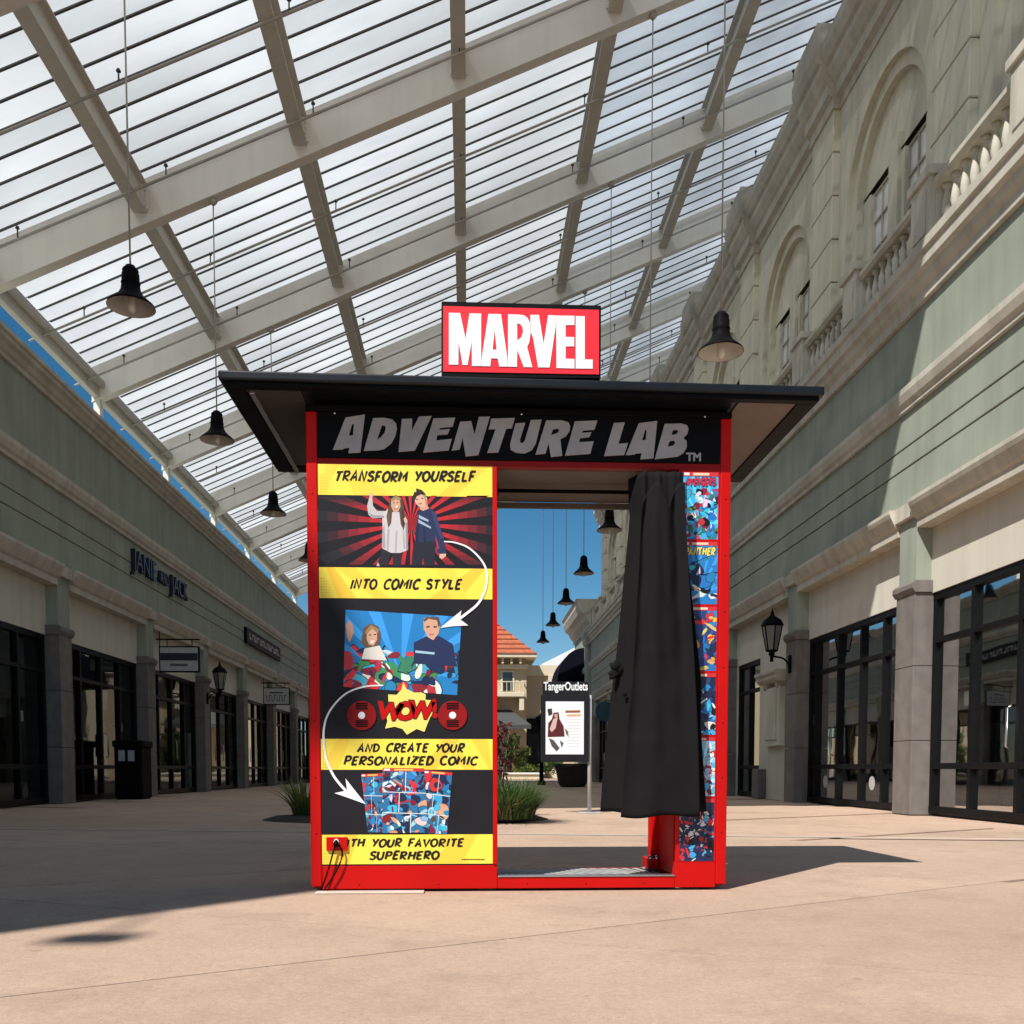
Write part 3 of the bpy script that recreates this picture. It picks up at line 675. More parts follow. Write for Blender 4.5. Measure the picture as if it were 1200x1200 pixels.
# fascia, top beam
bpart('top_beam', [(XL, XR, YF - .004, YB, 2.376, 2.407)], 'black_board', .004)
fascia = bpart('fascia', [(XL + PW + .001, XR - PW - .001, YF - .003, YF + .04, 2.153, 2.375)], 'black_board', .003)
for px_, py_ in ((392, 484), (611, 485), (826, 488)):
    q = PY_(px_, py_, YF - .004); part(fascia, 'screw', MB().tube([(q.x, YF + .0, q.z), (q.x, YF - .0065, q.z)], .006, 8), 'chrome')
def z1(p): return (370 + p[0] / 4.8, 470 + p[1] / 4.8)
def z2(p): return (600 + p[0] / 4.4444, 470 + p[1] / 4.4444)
GL = [
 (z1, [[(167,92),(277,74),(251,288),(183,292),(189,262),(160,265),(150,271),(96,273)], [(204,128),(214,128),(209,192),(187,193)]]),
 (z1, [[(322,95),(385,93),(430,102),(452,125),(457,155),(448,195),(425,237),(385,268),(350,276),(270,279)], [(372,135),(390,138),(394,155),(386,178),(366,203),(345,216)]]),
 (z1, [[(484,100),(543,97),(541,165),(580,86),(652,83),(558,277),(465,285)]]),
 (z1, [[(662,97),(785,92),(770,143),(700,150),(695,162),(755,156),(742,186),(684,191),(678,221),(766,211),(748,276),(604,289)]]),
 (z1, [[(812,115),(875,112),(893,185),(918,88),(980,86),(915,303),(843,310),(826,208),(810,271),(764,278)]]),
 (z1, [[(987,98),(1121,94),(1104,152),(1072,154),(1027,288),(964,290),(1012,156),(972,159)]]),
 (z2, [[(18,115),(70,112),(42,200),(43,214),(52,219),(62,213),(68,200),(98,98),(155,95),(124,222),(104,255),(66,272),(20,268),(-8,252),(-10,222)]]),
 (z2, [[(178,100),(260,100),(294,110),(304,130),(300,155),(282,182),(252,198),(262,283),(203,291),(190,220),(175,273),(122,278)], [(214,146),(238,142),(247,150),(238,165),(204,176)]]),
 (z2, [[(327,105),(445,100),(430,148),(370,153),(366,165),(414,161),(404,187),(355,192),(350,213),(426,209),(408,274),(276,283)]]),
 (z2, [[(530,113),(588,110),(555,222),(605,217),(585,280),(479,286)]]),
 (z2, [[(660,115),(757,102),(737,298),(668,303),(675,270),(647,272),(637,278),(592,281)], [(694,150),(701,149),(697,201),(678,204)]]),
 (z2, [[(795,118),(880,116),(910,124),(920,142),(914,170),(893,192),(910,208),(911,240),(895,268),(866,288),(743,303)], [(838,152),(860,149),(867,158),(854,172),(831,176)], [(822,208),(843,205),(851,215),(840,231),(811,237)]]),
]
for zf, loops in GL:
    w_ = [[(lambda q: (q.x, q.z))(PY_(*zf(p), YF - .012)) for p in lp_] for lp_ in loops]
    m = MB(); plate(m, w_, YF - .013, .009); part(fascia, 'letter', m, 'letter_grey', .0015)
q0 = PY_(813, 536, YF - .006)
text_part(fascia, 'trademark', 'TM', .055, Matrix.Translation((q0.x, YF - .006, q0.z)) @ Matrix.Rotation(math.pi / 2, 4, 'X'), 'letter_grey', .001, offset=.002)
for zz in [.30 + .28 * k for k in range(7)]:
    for xx in (XL + PW / 2, XR - PW / 2): part(booth, 'rivet', MB().tube([(xx, YF + .01, zz), (xx, YF - .0022, zz)], .0045, 8), 'red_dark')
for xx in (-.55, -.15, .30, .60, .90, 1.16): part(booth, 'rivet', MB().tube([(xx, YF + .01, .04), (xx, YF + .0015, .04)], .0045, 8), 'red_dark')
# canopy
CY0, CY1, CX0, CX1 = 4.545, 5.88, -1.160, 1.722
def tilt(x): return -.0075 * (x - .27)
m = MB()
vs = [(x, yy, z + tilt(x)) for z in (2.428, 2.472) for yy in (CY0, CY1) for x in (CX0, CX1)]
m.add(vs, [(4, 5, 7, 6), (0, 1, 5, 4), (2, 6, 7, 3), (0, 4, 6, 2), (1, 3, 7, 5), (0, 2, 3, 1)])
canopy = part(booth, 'canopy', m, 'canopy', .010)
def tb(name, x0, x1, y0, y1, z0, z1, mt, bev=0):
    m = MB(); vs = [(x, yy, z + tilt(x)) for z in (z0, z1) for yy in (y0, y1) for x in (x0, x1)]
    m.add(vs, [(0, 2, 3, 1), (4, 5, 7, 6), (0, 1, 5, 4), (2, 6, 7, 3), (0, 4, 6, 2), (1, 3, 7, 5)]); return part(canopy, name, m, mt, bev)
tb('soffit_frame', CX0 + .02, CX1 - .02, CY0 + .02, CY0 + .07, 2.408, 2.4275, 'black_board', .003)
tb('soffit_frame', CX0 + .02, CX1 - .02, CY1 - .12, CY1 - .02, 2.408, 2.4275, 'black_board', .003)
tb('soffit_frame', CX0 + .02, CX0 + .11, CY0 + .071, CY1 - .121, 2.408, 2.4275, 'black_board', .003)
tb('soffit_frame', CX1 - .11, CX1 - .02, CY0 + .071, CY1 - .121, 2.408, 2.4275, 'black_board', .003)
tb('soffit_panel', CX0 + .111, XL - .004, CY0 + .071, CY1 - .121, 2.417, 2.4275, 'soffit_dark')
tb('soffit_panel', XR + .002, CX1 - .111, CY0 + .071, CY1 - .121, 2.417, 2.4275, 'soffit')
tb('light_channel', CX0 + .125, CX0 + .15, CY0 + .09, CY1 - .06, 2.399, 2.417, 'aluminium', .003)
# logo sign standing on the canopy
def z3(p): return (505 + p[0] / 5.714, 345 + p[1] / 5.714)
YS = 4.60
def w3(p, Y=YS): q = PY_(*z3(p), Y); return (q.x, q.z)
m = MB(); plate(m, [[w3((70, 45)), w3((1140, 73)), w3((1137, 562)), w3((70, 556))]], YS, .10)
sign = part(booth, 'logo_sign', m, 'black_board', .004)
m = MB(); plate(m, [[w3((82, 80)), w3((1125, 106)), w3((1125, 538)), w3((82, 519))]], YS - .004, .003); part(sign, 'sign_face', m, 'sign_red')
ML = [
 [[(120,122),(196,124),(232,295),(258,126),(337,128),(337,480),(275,480),(273,320),(246,474),(212,473),(186,320),(184,472),(120,470)]],
 [[(385,130),(470,132),(513,432),(515,484),(458,483),(448,430),(404,428),(398,482),(338.5,480),(338.5,438)], [(427,240),(440,370),(414,370)]],
 [[(516.5,133),(590,134),(625,140),(648,158),(664,190),(668,255),(660,320),(645,352),(680,488),(622,487),(579,375),(577,486),(516.5,484)], [(578,195),(598,200),(613,220),(617,250),(606,286),(579,308)]],
 [[(666,136),(724,137),(755,330),(785,138),(837.5,140),(837.5,205),(795,490),(718,489),(684,290),(669.5,252),(666,190)]],
 [[(839,141),(962,143),(962,205),(903,206),(903,284),(960,285),(960,348),(903,349),(903,430),(962,432),(962,497),(841,493)]],
 [[(970,144),(1031,146),(1031,434),(1084,436),(1084,498),(970,497)]],
]
for loops in ML:
    m = MB(); plate(m, [[w3(p, YS - .007) for p in lp_] for lp_ in loops], YS - .007, .0028); part(sign, 'letter', m, 'sign_white', .001)
for xx in (.0, .27, .52):
    m = MB(); m.box(xx - .02, xx + .02, YS + .02, YS + .08, 2.465, 2.50); part(sign, 'sign_foot', m, 'red_paint')

# ---- printed poster panel
Yp = YF + .002
m = MB(); m.box(XL + PW + .001, .127, Yp, Yp + .02, .138, 2.121)
panel = part(booth, 'poster_panel', m, 'charcoal')
INK = (.006, .006, .006); YEL = (.92, .74, .08); ORG_ = (.88, .46, .03); WHT = (.85, .85, .85); PRED = (.60, .015, .02)
pxl, pxr = XL + PW + .002, .126
def zrow(py, px=476): return PY_(px, py, Yp - .002).z
def banner(py0, py1, seed):
    r = random.Random(seed); P = Print(Yp - .0004); zt, zb = zrow(py0), zrow(py1)
    P.poly([(pxl, zb), (pxr, zb), (pxr, zt), (pxl, zt)], YEL)
    for k in range(4):                     # slanting orange streaks at the ends
        cx = r.choice((pxl + .05, pxl + .12, pxr - .12, pxr - .22, pxr - .05)) + r.uniform(-.03, .03); w0, w1 = r.uniform(.02, .05), r.uniform(.03, .10); s_ = r.choice((-1, 1)) * r.uniform(.06, .2)
        pts = [(cx - w0, zt), (cx + w0, zt), (cx + s_ + w1, zb), (cx + s_ - w1, zb)]
        pts = [(min(max(x, pxl), pxr), z) for x, z in pts]
        P.poly(pts, tuple(a * (1 - t_) + b * t_ for a, b, t_ in zip(YEL, ORG_, [r.uniform(.25, .7)] * 3)))
    for a in range(9):                     # half-tone dots in the corner
        for b in range(7 - a // 2):
            rr = .0035 * (1 - a / 10)
            P.ell(pxl + .012 + a * .011, zb + .012 + b * .014, rr, rr, (.62, .38, .03), n=6); P.Y += P.step
    P.Y -= P.step
    return part(panel, 'banner', P, 'print')
banner(545, 581, 3); banner(665.5, 701.5, 5); banner(866, 902, 8); banner(978, 1012.5, 12)
G = {'G': (.7, [[(.66,.85),(.42,1),(.12,.82),(.02,.45),(.16,.08),(.44,0),(.66,.18),(.66,.46),(.4,.44)]]), 'A': (.72, [[(0,0),(.38,1),(.62,0)],[(.12,.32),(.62,.38)]]), 'C': (.68, [[(.66,.85),(.45,1),(.15,.85),(.02,.5),(.12,.12),(.4,0),(.66,.14)]]),
 'D': (.72, [[(.1,1),(.08,0)],[(0,.98),(.45,.93),(.68,.55),(.5,.12),(.02,.02)]]), 'E': (.62, [[(.12,1),(.06,0)],[(.08,.98),(.62,1)],[(.1,.5),(.5,.55)],[(.04,.02),(.58,.03)]]),
 'F': (.6, [[(.14,1),(.06,0)],[(.1,.98),(.64,1)],[(.1,.5),(.5,.54)]]), 'H': (.72, [[(.1,1),(.04,0)],[(.66,1),(.62,0)],[(.05,.48),(.66,.54)]]),
 'I': (.26, [[(.16,1),(.1,0)]]), 'L': (.56, [[(.12,1),(.06,0)],[(.04,.03),(.56,.04)]]), 'M': (.86, [[(.02,0),(.16,1),(.42,.35),(.74,1),(.8,0)]]),
 'N': (.74, [[(.04,0),(.14,1),(.58,.02),(.7,1)]]), 'O': (.74, [[(.36,1),(.08,.8),(.02,.4),(.22,.02),(.52,.04),(.72,.42),(.62,.86),(.36,1),(.3,1)]]),
 'P': (.62, [[(.12,1),(.06,0)],[(.02,.96),(.5,.98),(.62,.74),(.46,.5),(.06,.44)]]), 'R': (.68, [[(.12,1),(.06,0)],[(.02,.96),(.5,.98),(.62,.76),(.44,.52),(.1,.46),(.64,0)]]),
 'S': (.6, [[(.6,.86),(.36,1),(.1,.84),(.16,.6),(.46,.46),(.56,.2),(.32,0),(0,.12)]]), 'T': (.66, [[(0,.94),(.68,1)],[(.34,.97),(.28,0)]]),
 'U': (.7, [[(.1,1),(.04,.34),(.22,.02),(.48,.04),(.62,.36),(.66,1)]]), 'V': (.66, [[(.02,1),(.3,0),(.68,1)]]), 'W': (.96, [[(.04,1),(.18,0),(.46,.74),(.66,0),(.96,1)]]),
 'Y': (.68, [[(.04,1),(.32,.5)],[(.68,1),(.24,0)]]), 'Z': (.64, [[(.04,.97),(.62,1),(.02,.03),(.62,.04)]]), '!': (.26, [[(.2,1),(.12,.34)],[(.1,.12),(.09,.0)]]), ' ': (.42, [])}
def ribbon(P, pts, w0, w1, col, mp):
    n = len(pts); L_ = []; R_ = []
    for i, (x, z) in enumerate(pts):
        a = pts[max(i - 1, 0)]; b = pts[min(i + 1, n - 1)]; dx, dz = b[0] - a[0], b[1] - a[1]; l = math.hypot(dx, dz) or 1
        wi = (w0 + (w1 - w0) * i / max(n - 1, 1)) / 2
        if 0 < i < n - 1:                   # keep mitre joints full width
            d1 = (pts[i][0] - a[0], pts[i][1] - a[1]); d2 = (b[0] - pts[i][0], b[1] - pts[i][1])
            l1 = math.hypot(*d1) or 1; l2 = math.hypot(*d2) or 1; cs = (d1[0] * d2[0] + d1[1] * d2[1]) / l1 / l2
            wi *= min(1.5, 1 / max(.4, math.sqrt((1 + cs) / 2)))
        nx_, nz_ = -dz / l * wi, dx / l * wi
        L_.append((x + nx_, z + nz_)); R_.append((x - nx_, z - nz_))
    for i in range(n - 1):
        P.add([(p[0], P.Y, p[1]) for p in (mp(*L_[i]), mp(*L_[i + 1]), mp(*R_[i + 1]), mp(*R_[i]))], [(0, 1, 2, 3)]); P.c.append(col); P.Y -= .00001
def smooth_poly(pts, k=4):
    if len(pts) < 5: return pts
    out = []
    for i in range(len(pts) - 1):
        p0, p1, p2, p3 = pts[max(i - 1, 0)], pts[i], pts[i + 1], pts[min(i + 2, len(pts) - 1)]
        for q in range(k):
            t = q / k
            out.append(tuple(.5 * (2 * b + (c - a) * t + (2 * a - 5 * b + 4 * c - d) * t * t + (3 * b - a - 3 * c + d) * t ** 3) for a, b, c, d in zip(p0, p1, p2, p3)))
    return out + [pts[-1]]
def brush(P, s, px0, px1, py0, py1, col=INK, wt=.22, shear=.16, jit=.05, seed=0, grow=0):
    r = random.Random(seed or len(s)); tot = sum(G[c][0] + .20 for c in s) - .20
    q00, q10 = PY_(px0, py1, P.Y), PY_(px1, py0, P.Y); x0, x1, zb, zt = q00.x, q10.x, q00.z, q10.z; hgt = zt - zb
    kx = (x1 - x0 - shear * hgt * .3) / tot; cur = 0
    for c in s:
        wd, st = G[c]; jy = r.uniform(-jit, jit); ja = r.uniform(-.06, .06); sc_ = 1 + r.uniform(-.04, .06)
        def mp(x, z, cur=cur, jy=jy, ja=ja, sc_=sc_): return (x0 + (cur + x) * kx + (shear + ja) * z * hgt, zb + (.12 + .76 * z * sc_ + jy) * hgt)
        for pl in st:
            w_ = wt * r.uniform(.9, 1.1) + grow
            # equal pen in x and z: widths in glyph units, aspect kept by kx ~ hgt
            ribbon(P, smooth_poly(pl) if c in 'CDGOPRSU' and len(pl) > 4 else pl, w_ * 1.08, w_ * .86, col, mp)
        cur += wd + .20
def brush_words(s, px0, px1, py0, py1, seed):
    tot = sum(G[c][0] + .20 for c in s) - .20; cur = 0; out = []
    for k, wd in enumerate(s.split(' ')):
        wl = sum(G[c][0] + .20 for c in wd)
        a = px0 + (px1 - px0) * cur / tot; b = px0 + (px1 - px0) * (cur + wl - .20) / tot
        P = Print(Yp - .0010); brush(P, wd, a, b, py0, py1, wt=.27, jit=.03, seed=seed + k); out.append(P); cur += wl + G[' '][0] + .20
    return out
for s, a, b, c_, d_ in (('TRANSFORM YOURSELF', 392, 556, 551.5, 565), ('INTO COMIC STYLE', 410, 540, 678, 691.5), ('AND CREATE YOUR', 419, 543, 870.5, 882.5),
                        ('PERSONALIZED COMIC', 403, 559, 885.5, 897.5), ('WITH YOUR FAVORITE', 394, 543, 982, 993.5), ('SUPERHERO', 433, 514, 996.5, 1008.5)):
    for P in brush_words(s, a, b, c_, d_, len(s) + a): part(panel, 'lettering', P, 'print')
P = Print(Yp - .0010)
for k in range(11): P.px([(541 + k * 2.5, 1006.6), (542.9 + k * 2.5, 1006.6), (542.9 + k * 2.5, 1008), (541 + k * 2.5, 1008)], INK)
part(panel, 'small_print', P, 'print')
# red sunburst with the two children
def zq(p): return (350 + p[0] / 4.8, 530 + p[1] / 4.8)
P = Print(Yp - .0004)
cxb, cyb_ = 632, 400
nr = 26; x0b, x1b, y0b, y1b = 104, 1108, 244, 632
def clip_ray(a):
    dx, dy = math.cos(a), math.sin(a); t = 1e9
    if dx > 0: t = min(t, (x1b - cxb) / dx)
    if dx < 0: t = min(t, (x0b - cxb) / dx)
    if dy > 0: t = min(t, (y1b - cyb_) / dy)
    if dy < 0: t = min(t, (y0b - cyb_) / dy)
    return t
base_c = (.013, .0125, .016)
for k in range(nr):
    a0 = 2 * math.pi * (k + .12) / nr; a1 = 2 * math.pi * (k + .60) / nr
    for q in range(9):                     # ink fades out towards the ends of the rays
        s0, s1 = q / 9, (q + 1) / 9; pts = []
        for a, s_ in ((a0, s0), (a1, s0), (a1, s1), (a0, s1)):
            t = clip_ray(a) * s_; pts.append((cxb + t * math.cos(a), cyb_ + t * math.sin(a)))
        if q == 0: pts = pts[1:]
        rr_ = clip_ray((a0 + a1) / 2) * (s0 + s1) / 2; f = max(0, min(1, 1.15 - rr_ / 430)); f = f * f * (3 - 2 * f)
        P.px([zq(p) for p in pts], tuple(b + (r_ - b) * f for b, r_ in zip(base_c, (.62, .02, .03)))); P.Y += P.step
P.Y -= P.step
part(panel, 'sunburst', P, 'print')
SKIN = (.62, .34, .22); SKIN2 = (.70, .42, .30)
P = Print(Yp - .0008)
for pts, col in (
  ([(440,640),(452,600),(470,540),(520,560),(498,640)], (.02, .018, .022)), ([(530,640),(528,560),(585,555),(575,640)], (.02, .018, .022)),
  ([(438,640),(446,618),(456,640)], (.6, .5, .42)),
  ([(412,240),(402,238),(385,300),(392,350),(415,372),(480,368),(500,330),(440,330),(418,300)], (.52, .50, .50)),
  ([(398,246),(404,226),(410,232),(413,222),(420,244),(412,254)], SKIN2),
  ([(470,350),(500,320),(590,340),(612,385),(606,430),(616,550),(570,566),(520,566),(468,540),(472,440)], (.58, .56, .56)),
  ([(500,430),(512,430),(506,556),(494,550)], (.40, .38, .39)), ([(545,440),(556,440),(552,560),(540,562)], (.42, .40, .41)), ([(584,430),(592,430),(600,540),(590,546)], (.40, .38, .39)),
  ([(512,264),(545,240),(580,256),(592,310),(602,390),(590,438),(574,404),(566,336),(526,336),(520,400),(504,426),(494,362),(506,304)], (.10, .055, .035)),
  ([(520,270),(545,254),(570,272),(573,304),(560,332),(546,340),(532,332),(520,304)], SKIN), ([(520,262),(548,244),(576,258),(570,274),(546,262),(524,280)], (.34, .22, .10)),
  ([(545,300),(560,298),(556,312),(547,312)], (.75, .66, .6)), ([(532,282),(541,281),(541,285),(532,286)], (.08, .04, .03)), ([(551,280),(560,280),(560,284),(551,284)], (.08, .04, .03)),
  ([(588,372),(604,366),(610,384),(598,398)], SKIN2), ([(470,440),(482,400),(488,540),(468,540)], (.36, .34, .36)), ([(600,400),(612,392),(616,550),(604,552)], (.30, .28, .30)), ([(392,340),(420,352),(480,356),(480,368),(415,372)], (.34, .32, .34)), ([(500,360),(508,330),(512,400),(505,415)], (.17, .10, .06)), ([(578,320),(588,330),(594,420),(584,410)], (.05, .028, .02)), ([(528,300),(540,324),(556,322),(562,306),(552,318),(540,318)], (.40, .20, .13)),
  ([(650,500),(770,500),(768,560),(764,638),(706,638),(700,590),(690,638),(636,638),(640,560)], (.016, .016, .026)),
  ([(672,335),(700,318),(740,312),(772,340),(790,400),(820,490),(832,565),(806,584),(778,560),(768,500),(655,508),(660,420)], (.022, .030, .085)),
  ([(676,352),(730,380),(730,392),(676,370)], (.35, .45, .58)), ([(672,376),(744,420),(744,430),(674,396)], (.35, .45, .58)),
  ([(660,420),(676,400),(672,505),(655,508)], (.010, .014, .045)), ([(744,330),(772,340),(790,400),(812,480),(800,490),(770,410)], (.035, .05, .13)), ([(700,420),(712,420),(716,505),(704,505)], (.012, .018, .055)), ([(768,470),(780,500),(790,540),(780,545)], (.5, .03, .04)),
  ([(792,572),(830,570),(826,586),(806,602),(792,592)], SKIN2), ([(686,300),(722,296),(734,316),(700,330),(680,320)], SKIN),
  ([(646,262),(668,240),(704,236),(722,256),(724,286),(706,308),(680,308),(660,290)], SKIN2),
  ([(640,252),(650,224),(662,222),(660,202),(692,212),(712,232),(716,252),(690,236),(664,248),(654,272),(644,280)], (.030, .020, .016)),
  ([(660,264),(672,262),(672,267),(660,269)], (.05, .03, .03)), ([(690,258),(702,255),(703,260),(691,263)], (.05, .03, .03)), ([(672,288),(694,284),(692,291),(676,294)], (.40, .12, .10)),
  ([(700,236),(714,244),(726,296),(716,300),(708,256)], (.40, .24, .16))):
    P.px([zq(p) for p in pts], col)
part(panel, 'printed_figures', P, 'print')
# white arrows
P = Print(Yp - .0036)
def arrow(pts, w, head):
    pts = smooth_poly(pts, 6); wpts = [(lambda q: (q.x, q.z))(PY_(x, y, P.Y)) for x, y in pts]
    ribbon(P, wpts, w * .45, w, WHT, lambda x, z: (x, z)); P.px(head, WHT)
arrow([zq(p) for p in ((818,502),(880,508),(960,540),(1030,610),(1058,680),(1050,770),(1010,850),(940,910),(905,935))], .014, [zq(p) for p in ((796,988),(916,890),(906,938),(954,974),(870,978))])
part(panel, 'printed_arrow', P, 'print')
def zr_(p): return (350 + p[0] / 4.444, 780 + p[1] / 4.444)
P = Print(Yp - .0036)
arrow([zr_(p) for p in ((440,103),(340,110),(240,150),(160,240),(130,340),(140,470),(180,570),(235,640),(265,665))], .014, [zr_(p) for p in ((350,722),(244,588),(252,650),(186,664),(262,690))])
part(panel, 'printed_arrow', P, 'print')
# comic pictures: loose coloured shapes
def pxof(x_, y_, z_):
    d = Vector((x_, y_, z_ - EYE)); w_ = d.dot(FW); return (600 + F * d.dot(RT) / w_, PCY - F * d.dot(UP) / w_)
def clip01(poly):
    for ax, lim, sg_ in ((0, 0, 1), (0, 1, -1), (1, 0, 1), (1, 1, -1)):
        out = []
        for k in range(len(poly)):
            a, b = poly[k - 1], poly[k]; ia, ib = (a[ax] - lim) * sg_ >= 0, (b[ax] - lim) * sg_ >= 0
            if ia != ib:
                t = (lim - a[ax]) / (b[ax] - a[ax]); out.append((a[0] + (b[0] - a[0]) * t, a[1] + (b[1] - a[1]) * t))
            if ib: out.append(b)
        poly = out
        if len(poly) < 3: return []
    return poly
def collage(name, corners_px, pal, seed, n, size, header=None, par=panel, yy=None, extra=None, ground_c=None, v0=0., title=None, gut=False):
    """loose inked shapes: petals, shards and discs, each with a dark outline"""
    r = random.Random(seed); Y0 = yy if yy is not None else Yp - .0006
    P = Print(Y0, .000008); tl, tr, br, bl = [PY_(*c, Y0) for c in corners_px]
    asp = (tl - bl).length / max((tl - tr).length, 1e-6)
    def put(poly, col):
        poly = clip01(poly)
        if len(poly) > 2: P.poly([(lambda q: (q.x, q.z))((tl * (1 - a) + tr * a) * (1 - b) + (bl * (1 - a) + br * a) * b) for a, b in poly], col)
    put([(0, 0), (1, 0), (1, 1), (0, 1)], ground_c or pal[0])
    if v0:                                   # pale rays behind the crowd of shapes
        for k in range(9):
            a = math.pi * (k + .2) / 9; b = math.pi * (k + .55) / 9
            put([(.5, .8), (.5 + 1.5 * math.cos(a), .8 - 1.5 * math.sin(a)), (.5 + 1.5 * math.cos(b), .8 - 1.5 * math.sin(b))], tuple(c * 1.5 + .02 for c in (ground_c or pal[0])))
    for k in range(n):
        cx, cz = r.random(), v0 + (1 - v0) * r.random(); sz = size * r.uniform(.35, 1.25) * (1.25 - .7 * k / n); th = r.uniform(0, math.pi * 2); el = r.uniform(.28, .95); col = r.choice(pal); kind = r.random()
        if kind < .5: base = [(math.cos(t), el * math.sin(t) * (1 + .35 * math.cos(t))) for t in [2 * math.pi * q / 16 for q in range(16)]]
        elif kind < .8: base = [(-1, -.25 * el), (-.2, -.5 * el), (1, -.1), (.3, .5 * el), (-.7, .6 * el)]
        else: base = [(math.cos(t), math.sin(t) * .8 + .5 * math.cos(t) ** 2) for t in [math.pi * q / 9 for q in range(10)]] + [(math.cos(t) * .7, math.sin(t) * .4 + .4 * math.cos(t) ** 2) for t in [math.pi * (9 - q) / 9 for q in range(10)]]
        for gro, cc in ((1.10 if k % 2 else 1.0, (.008, .008, .014)), (1.0, tuple(min(.85, a * r.uniform(.75, 1.2)) for a in col))):
            put([(cx + sz * gro * (x * math.cos(th) - z * math.sin(th)), cz + sz * gro * (x * math.sin(th) + z * math.cos(th)) / asp) for x, z in base], cc)
    if gut:                                  # white gutters between the comic frames
        g_ = .012
        for v_ in (.36, .68): put([(0, v_), (1, v_ + .02), (1, v_ + .02 + g_), (0, v_ + g_)], (.72, .74, .76))
        for u_, a, b in ((.55, .05, .36), (.38, .37, .68), (.62, .69, 1)): put([(u_, a), (u_ + g_ * 1.6, a), (u_ + g_ * 1.6 - .03, b), (u_ - .03, b)], (.72, .74, .76))
    if header:
        put([(0, 0), (1, 0), (1, header[0]), (0, header[0])], header[1]); put([(.28, .012), (.74, .012), (.74, header[0] - .012), (.28, header[0] - .012)], header[2])
        put([(.03, .01), (.18, .01), (.18, header[0] - .01), (.03, header[0] - .01)], (.8, .78, .76))
    if title:
        za, zb2 = (tl.z * (1 - title[3]) + bl.z * title[3]), (tl.z * (1 - title[4]) + bl.z * title[4])
        a_ = pxof(tl.x + (tr.x - tl.x) * .08, P.Y, za); b_ = pxof(tl.x + (tr.x - tl.x) * .92, P.Y, zb2)
        brush(P, title[0], a_[0], b_[0], a_[1], b_[1], title[2], wt=.34, shear=.05, jit=.02, seed=3, grow=.2); brush(P, title[0], a_[0], b_[0], a_[1], b_[1], title[1], wt=.30, shear=.05, jit=.02, seed=3)
    if extra: P.step = .00002; extra(P)
    return part(par, name, P, 'print')
BLU, CYN, NAV, GRN, DRED, LRED, PWH, BRN, FLS, GLD, LBL = (.02, .20, .52), (.05, .42, .70), (.012, .022, .075), (.05, .22, .10), (.22, .012, .03), (.60, .03, .04), (.75, .76, .78), (.10, .055, .035), (.62, .35, .24), (.72, .48, .12), (.30, .60, .78)
def zh(p): return (380 + p[0] / 5.717, 620 + p[1] / 5.714)
def heads(P):
    for pts, col in (
      ([(146,640),(166,610),(190,640),(200,690),(170,760),(150,720)], FLS),
      ([(262,660),(310,632),(362,650),(380,700),(372,770),(340,810),(280,800),(248,760)], (.13, .08, .045)),
      ([(286,690),(320,668),(352,690),(354,740),(330,782),(298,772),(284,736)], FLS), ([(272,690),(312,640),(366,672),(360,700),(320,668),(284,706)], (.32, .20, .09)),
      ([(300,706),(314,704),(314,712),(300,714)], INK), ([(332,702),(346,702),(346,710),(332,710)], INK), ([(306,748),(338,744),(328,766),(312,766)], (.75, .7, .66)),
      ([(270,800),(370,780),(420,880),(250,870)], (.70, .66, .60)),
      ([(600,760),(680,720),(770,716),(860,770),(890,920),(600,900)], (.016, .026, .085)), ([(610,812),(740,826),(738,840),(610,828)], (.35, .55, .66)),
      ([(664,600),(700,586),(762,592),(778,640),(766,700),(730,744),(696,726),(666,670)], FLS), ([(662,606),(690,588),(766,588),(780,640),(764,660),(756,612),(700,600),(670,622)], (.11, .07, .045)),
      ([(684,652),(706,648),(706,658),(684,662)], INK), ([(732,650),(754,650),(754,660),(732,660)], INK), ([(700,700),(738,700),(730,712),(706,712)], (.45, .16, .14))):
        P.px([zh(p) for p in pts], col)
collage('comic_picture', [zh((143, 540)), zh((920, 588)), zh((890, 1112)), zh((128, 1056))], [GRN, LRED, DRED, NAV, BLU, CYN, PWH, LRED, NAV, DRED], 21, 90, .10, extra=heads, ground_c=(.015, .20, .50), v0=.52)
# star burst with WOW!
def zw(p): return (350 + p[0] / 4.444, 780 + p[1] / 4.444)
P = Print(Yp - .0026)
burst = [(545,85),(560,120),(600,140),(640,140),(662,150),(660,178),(715,182),(690,220),(700,250),(684,270),(672,300),(655,345),(615,330),(564,360),(540,330),(500,318),(450,328),(462,290),(455,250),(468,200),(466,150),(510,152),(535,125)]
P.px([zw(p) for p in burst], (.82, .70, .16)); P.Y -= .0001
part(panel, 'starburst', P, 'print')
for ch, cx_, cy2_, an, sz in (('W', 456, 834.5, .10, .112), ('O', 474.5, 834.5, -.06, .118), ('W', 493, 833, .06, .112), ('!', 508.5, 831.5, -.16, .118)):
    for off_, dy_, mt_ in ((.030, .0032, 'ink_maroon'), (.016, .0040, 'red_paint')):
        q = PY_(cx_, cy2_, Yp - dy_)
        text_part(panel, 'burst_letter', ch, sz, Matrix.Translation((q.x, Yp - dy_, q.z)) @ Matrix.Rotation(an, 4, 'Y') @ Matrix.Rotation(math.pi / 2, 4, 'X'), mt_, .0002, shear=.08, offset=off_ * .35)
